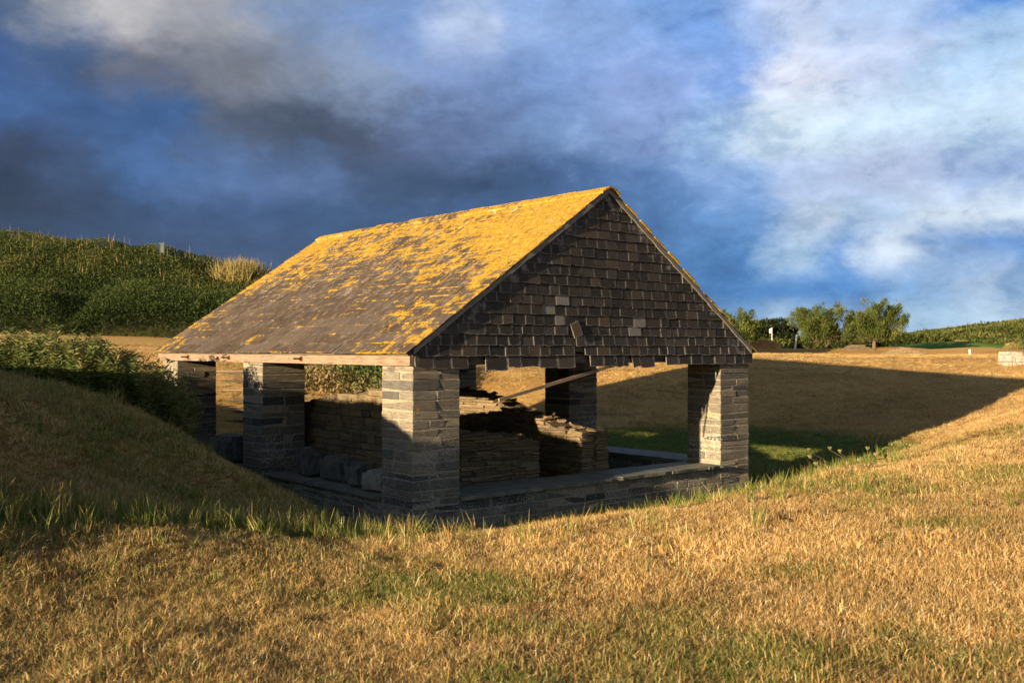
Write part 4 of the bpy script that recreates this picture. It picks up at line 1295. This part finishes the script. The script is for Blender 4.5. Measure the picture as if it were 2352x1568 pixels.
# information board on the hill
bx, by = at_px(372, 60), 60.0
bz = float(zleft(np.array([bx]), np.array([by]))[0])
board = empty('sign_board', (bx, by, bz)); tag(board, 'narrow teal information board standing on the crest of the left hill', 'sign')
M_TEAL = mat_simple('teal board', (0.025, 0.07, 0.075), (0.05, 0.12, 0.12), 3.0, rough=.5)
mobj('panel', *box(-.085, .085, -.02, .02, .3, .9), M_TEAL, board)
for s in (-1, 1): mobj('post', *box(s * .11 - .022, s * .11 + .022, -.03, .03, -.4, .94), M_DARKW, board)

# ------------------------------------------------------------------ bush on the left bank
def stems_bush(name, label, spots, cat, seed, leaf=(.10, .02), mats=(M_BUSH, M_STEM), spacing=.022, droop=.25, grp=None):
    nr = np.random.default_rng(seed)
    root = empty(name, (spots[0][0], spots[0][1], spots[0][2])); tag(root, label, cat, grp)
    o0 = np.array(spots[0][:3])
    C, D, RN = [], [], []
    SV, SQ, SR = [], [], []
    for (x, y, z, h) in spots:
        n_ = max(6, int(h / spacing))
        lean = nr.normal(0, .13, 2)
        t = np.linspace(0.08, 1, n_)
        path = np.stack([x + lean[0] * h * t ** 1.5, y + lean[1] * h * t ** 1.5, z + h * t], -1) - o0
        tone = np.clip(nr.normal(.42, .15), 0, 1)
        for rep in range(3):
            a = nr.random(n_) * 6.283
            d = np.stack([np.cos(a), np.sin(a), nr.uniform(-droop, .9, n_)], -1)
            C.append(path + nr.normal(0, .012, (n_, 3))); D.append(unit(d))
            RN.append(np.clip(tone + nr.normal(0, .1, n_) + .18 * (t > .82), 0, 1))
        s = np.array([.004, .002, 0])
        m_ = 5
        tt = np.linspace(0, 1, m_)
        pp = np.stack([x + lean[0] * h * tt ** 1.5, y + lean[1] * h * tt ** 1.5, z + h * tt], -1) - o0
        wv = (1.1 - tt)[:, None]
        b0 = sum(len(q) for q in SV)
        SV.append(np.stack([pp - s * wv, pp + s * wv], 1).reshape(-1, 3))
        k = np.arange(m_ - 1) * 2
        SQ.append(b0 + np.stack([k, k + 1, k + 3, k + 2], -1)); SR.append(np.full(m_ * 2, nr.random()))
    V, Q, rn = leaves(np.concatenate(C), np.concatenate(D), leaf[0], leaf[1], np.concatenate(RN), seed)
    leaf_obj('foliage', V, Q, rn, mats[0], root)
    leaf_obj('stems', np.concatenate(SV), np.concatenate(SQ), np.concatenate(SR), mats[1], root)
    return root
def topline(xp): return float(np.interp(xp, [-200, 0, 120, 230, 330, 390, 430, 470], [775, 782, 778, 790, 842, 880, 935, 990]))
def spots_in(x0, x1, d0, d1, n, seed, frac=1.0):
    r = random.Random(seed); out = []
    for _ in range(n):
        xp, dep = r.uniform(x0, x1), r.uniform(d0, d1)
        x = at_px(xp, dep); z = gz(x, dep)
        zt = EYE + (HY - topline(xp)) / FPX * dep + r.gauss(0, .07)
        h = (zt - z) * r.uniform(.72, 1.08) * frac
        if h > .15: out.append((x, dep, z - .03, h))
    return out
stems_bush('willowherb_bush', 'tall leafy green bush at the left edge behind the grassy mound', spots_in(-160, 215, 12.4, 13.8, 430, 1), 'bush', 51)
stems_bush('willowherb_bush', 'lower leafy bush sloping down against the far left pillar', spots_in(200, 430, 12.5, 14.2, 400, 2), 'bush', 52)
sp = Vector((at_px(205, 13.6), 13.6, 1.0))
stems_bush('sapling', 'dark sapling shoot with larger leaves poking above the left bush', [(sp.x, sp.y, sp.z, 1.32), (sp.x + .1, sp.y, sp.z, 1.2), (sp.x - .05, sp.y + .05, sp.z, 1.25)], 'sapling', 53, leaf=(.13, .05), mats=(M_BIGLEAF, M_STEM), spacing=.07)

# brambly growth on the far bank seen under the roof
n_ = 9000
xx = nr.uniform(-5.6, -1.0, n_); yy = nr.uniform(23.0, 26.0, n_)
zz_ = height(xx, yy)
c = np.stack([xx, yy, zz_ + nr.random(n_) * .35 * (.4 + vnoise(xx, yy, 1.2, 31))], -1)
V, Q, rn = leaves(c, unit(nr.normal(size=(n_, 3)) + np.array([0, 0, .8])), .10, .045, np.clip(vnoise(xx, yy, .9, 33) * 1.1 + nr.normal(0, .15, n_), 0, 1), 61)
o = leaf_obj('bank_scrub', V, Q, rn, M_BUSH); tag(o, 'brownish green scrub on the bank behind the shelter', 'scrub', kind='stuff')

# ------------------------------------------------------------------ wild carrot seed heads on the right lip
def carrot(label, xb, dep, tips, seed):
    r = random.Random(seed)
    x = at_px(xb, dep); z = gz(x, dep)
    root = empty('wild_carrot', (x, dep, z)); tag(root, label, 'wildflower', 'seed heads on the lip of the hollow')
    for (xp, yp) in tips:
        q = px(xp, yp, dep + r.uniform(-.15, .15)) - Vector((x, dep, z))
        mid = q * .5 + Vector((r.uniform(-.03, .03), 0, .05))
        mb = MB().tube([(0, 0, -.03), tuple(mid), tuple(q)], [.005, .004, .003], 5)
        st = mb.obj('stem', M_STEM, root)
        hb_ = MB()
        for k in range(14):
            a = 6.283 * k / 14; rr = .006 + .018 * r.random()
            e = q + Vector((math.cos(a) * rr, math.sin(a) * rr, .03 + .012 * r.random()))
            hb_.tube([tuple(q), tuple(q.lerp(e, .6) + Vector((math.cos(a) * .008, math.sin(a) * .008, 0))), tuple(e)], [.0022, .0025, .005], 4)
        hd = hb_.obj('seed_head', M_UMBEL, st)
        for ob in (st, hd):
            at = ob.data.attributes.new('rnd', 'FLOAT', 'POINT'); at.data.foreach_set('value', np.full(len(ob.data.vertices), r.random(), dtype=np.float32))
carrot('branching wild carrot leaning left on the lip, nearest the shelter', 1915, 10.9, [(1858, 1037), (1860, 1052), (1873, 1068)], 1)
carrot('pair of straight wild carrot stems in the middle of the lip', 1950, 10.95, [(1906, 1033), (1929, 1040)], 2)
carrot('upright wild carrot with a heart-shaped head, farthest right on the lip', 1985, 11.05, [(1973, 1060), (1992, 1033), (2011, 1047), (2033, 1051), (2003, 1068)], 3)

# ------------------------------------------------------------------ golf course things far right
def post(label, xp, ytop, ybot, dep, wpx, lean=0.0):
    x = at_px(xp, dep); h = (ybot - ytop) / FPX * dep; zb = EYE + (HY - ybot) / FPX * dep
    hw = wpx / FPX * dep / 2
    o = mobj('marker_post', *chunk(hw * 2, hw * 2, h + .25, .02, .004), M_WHITE, None, (x, dep, zb - .25), (0, lean, 0))
    tag(o, label, 'post', 'white marker posts on the dry field')
post('white leaning marker post left of the pair of feathery trees', 1826, 768, 790, 50, 3.6, .12)
post('white marker post on the dry field right of the trees', 2229, 802, 821, 42, 3.8, -.06)
def flag(label, xp, ytop, ybot, dep, fl):
    x = at_px(xp, dep); zb = EYE + (HY - ybot) / FPX * dep; h = (ybot - ytop) / FPX * dep
    root = empty('golf_flag', (x, dep, zb)); tag(root, label, 'flag', 'golf flags')
    MB().tube([(0, 0, -.2), (0, 0, h)], .022, 6).obj('pole', M_WHITE, root)
    k = 6; vv, ff = [], []
    for i in range(k + 1):
        xo = -fl * i / k; yo = .05 * math.sin(i * 1.5)
        for (dy) in (0, .008):
            vv += [(xo, yo + dy, h - .02 - .10 * i / k), (xo, yo + dy, h - .38 - .03 * i / k)]
    for i in range(k):
        o_ = 4 * i
        ff += [(o_, o_ + 4, o_ + 5, o_ + 1), (o_ + 2, o_ + 3, o_ + 7, o_ + 6), (o_, o_ + 2, o_ + 6, o_ + 4), (o_ + 1, o_ + 5, o_ + 7, o_ + 3)]
    mobj('cloth', vv, ff, M_WHITE, root)
flag('white golf flag on a pole before the dark trees right of the roof', 1773, 752, 786, 70, .19)
flag('tiny distant golf flag on the far green at the right', 2317, 788, 798, 98, .3)
# greens
def green_patch(label, cx_, cy_, ax, ay, seed):
    k = 40
    r = random.Random(seed)
    M_ = mat_simple('mown green', (0.07, 0.15, 0.025), (0.12, 0.21, 0.035), .6, bstr=.1, rough=.9, spec=.05) if 'mown green' not in bpy.data.materials else bpy.data.materials['mown green']
    ang = np.linspace(0, 2 * np.pi, k, endpoint=False)
    rings = np.linspace(0.02, 1, 10)
    wob = 1 + .12 * np.sin(ang * 2 + r.random() * 6) + .08 * np.sin(ang * 3 + r.random() * 6)
    X_ = cx_ + rings[:, None] * ax * (np.cos(ang) * wob)[None]; Y_ = cy_ + rings[:, None] * ay * (np.sin(ang) * wob)[None]
    Z_ = height(X_, Y_) + .05 + .45 * (1 - rings[:, None] ** 2) * (.6 + .4 * np.sin(X_ * .5))
    Z_[-1] -= .12
    ii = np.arange(10 * k).reshape(10, k)
    q = np.stack([ii[:-1], ii[1:], np.roll(ii, -1, 1)[1:], np.roll(ii, -1, 1)[:-1]], -1).reshape(-1, 4)
    o = put(bpy.data.objects.new('putting_green', np_mesh('putting_green', np.stack([X_, Y_, Z_], -1).reshape(-1, 3), q, M_, True)))
    tag(o, kind='structure')
green_patch('', at_px(2180, 62), 62, 5.2, 4.0, 1)
green_patch('', at_px(2330, 100), 100, 10, 4.5, 2)
# marram tufts in the field
def field_tuft(label, xp, dep, wpx, hpx, ybot, seed):
    x0 = at_px(xp, dep); n_ = 900
    nr2 = np.random.default_rng(seed)
    wv = wpx / FPX * dep / 2
    xs_ = nr2.normal(0, wv * .45, n_); ys_ = nr2.normal(0, wv * .3, n_)
    zb = gz(x0, dep)
    hh = hpx / FPX * dep * np.exp(-(xs_ / wv) ** 2)
    V, Q, rn = leaves(np.stack([xs_, ys_, np.full(n_, -.05)], -1), unit(nr2.normal(0, .35, (n_, 3)) + np.array([0, 0, 1])), 1.0, .06, nr2.random(n_), seed)
    c0 = V.reshape(-1, 4, 3)[:, :1]
    V = (c0 + (V.reshape(-1, 4, 3) - c0) * hh[:, None, None]).reshape(-1, 3)
    o = leaf_obj('grass_tussock', V, Q, rn, M_DUNE); o.location = (x0, dep, zb)
    tag(o, label, 'tussock')
field_tuft('large pale grass tussock above the right-hand green', 2205, 66, 60, 22, 806, 1)
field_tuft('brownish grass tussock at the right edge above the stone remnant', 2325, 58, 46, 18, 805, 2)

# stony banks under the trees
def stony_bank(label, x0, x1, ytop, ybot, dep, seed, n=60):
    r = random.Random(seed)
    xa, xb = at_px(x0, dep), at_px(x1, dep)
    root = empty('stone_bank', ((xa + xb) / 2, dep, 0)); tag(root, label, 'stone bank', 'old stone-faced banks')
    mb = MB()
    for i in range(n):
        xx_ = r.uniform(-.5, .5) * (xb - xa)
        f = 1 - abs(xx_) / (xb - xa) * 1.4
        zt = EYE + (HY - (ybot + (ytop - ybot) * f * r.uniform(.0, .95))) / FPX * dep
        vv, ff = chunk(r.uniform(.15, .5), .5, r.uniform(.06, .16), .02, .03, r)
        mb.add([(v_[0] + xx_, v_[1] + r.uniform(-.02, .02), v_[2] + zt) for v_ in vv], ff)
    o = mb.obj('stones', M_RUIN, root); o['kind'] = 'stuff'
stony_bank('stone-faced bank between the two feathery trees', 1930, 2000, 793, 812, 51.2, 1)
stony_bank('low stone-faced hump right of the feathery trees', 2035, 2120, 801, 819, 49.3, 2)
stony_bank('stone-faced hump near the flag beside the roof edge', 1726, 1785, 781, 800, 47.5, 3)
# white stone remnant at the right edge
dep = 28.0
root = empty('stone_remnant', (at_px(2352, dep), dep, gz(at_px(2352, dep), dep) - .1)); tag(root, 'whitish block of ruined masonry at the right edge of the dry field', 'ruined wall')
M_PALE = mat_simple('pale limewashed stone', (0.22, 0.20, 0.165), (0.50, 0.48, 0.43), 5.0, bstr=.5)
r = random.Random(4)
for row in range(5):
    x_ = -.62
    while x_ < .6:
        l = r.uniform(.16, .34)
        vv, ff = chunk(l - .012, .5, .095, .012, .012, r)
        if not (row == 4 and r.random() < .25): mobj('stone', vv, ff, M_PALE, root, (x_ + l / 2, 0, row * .1 - .06))
        x_ += l
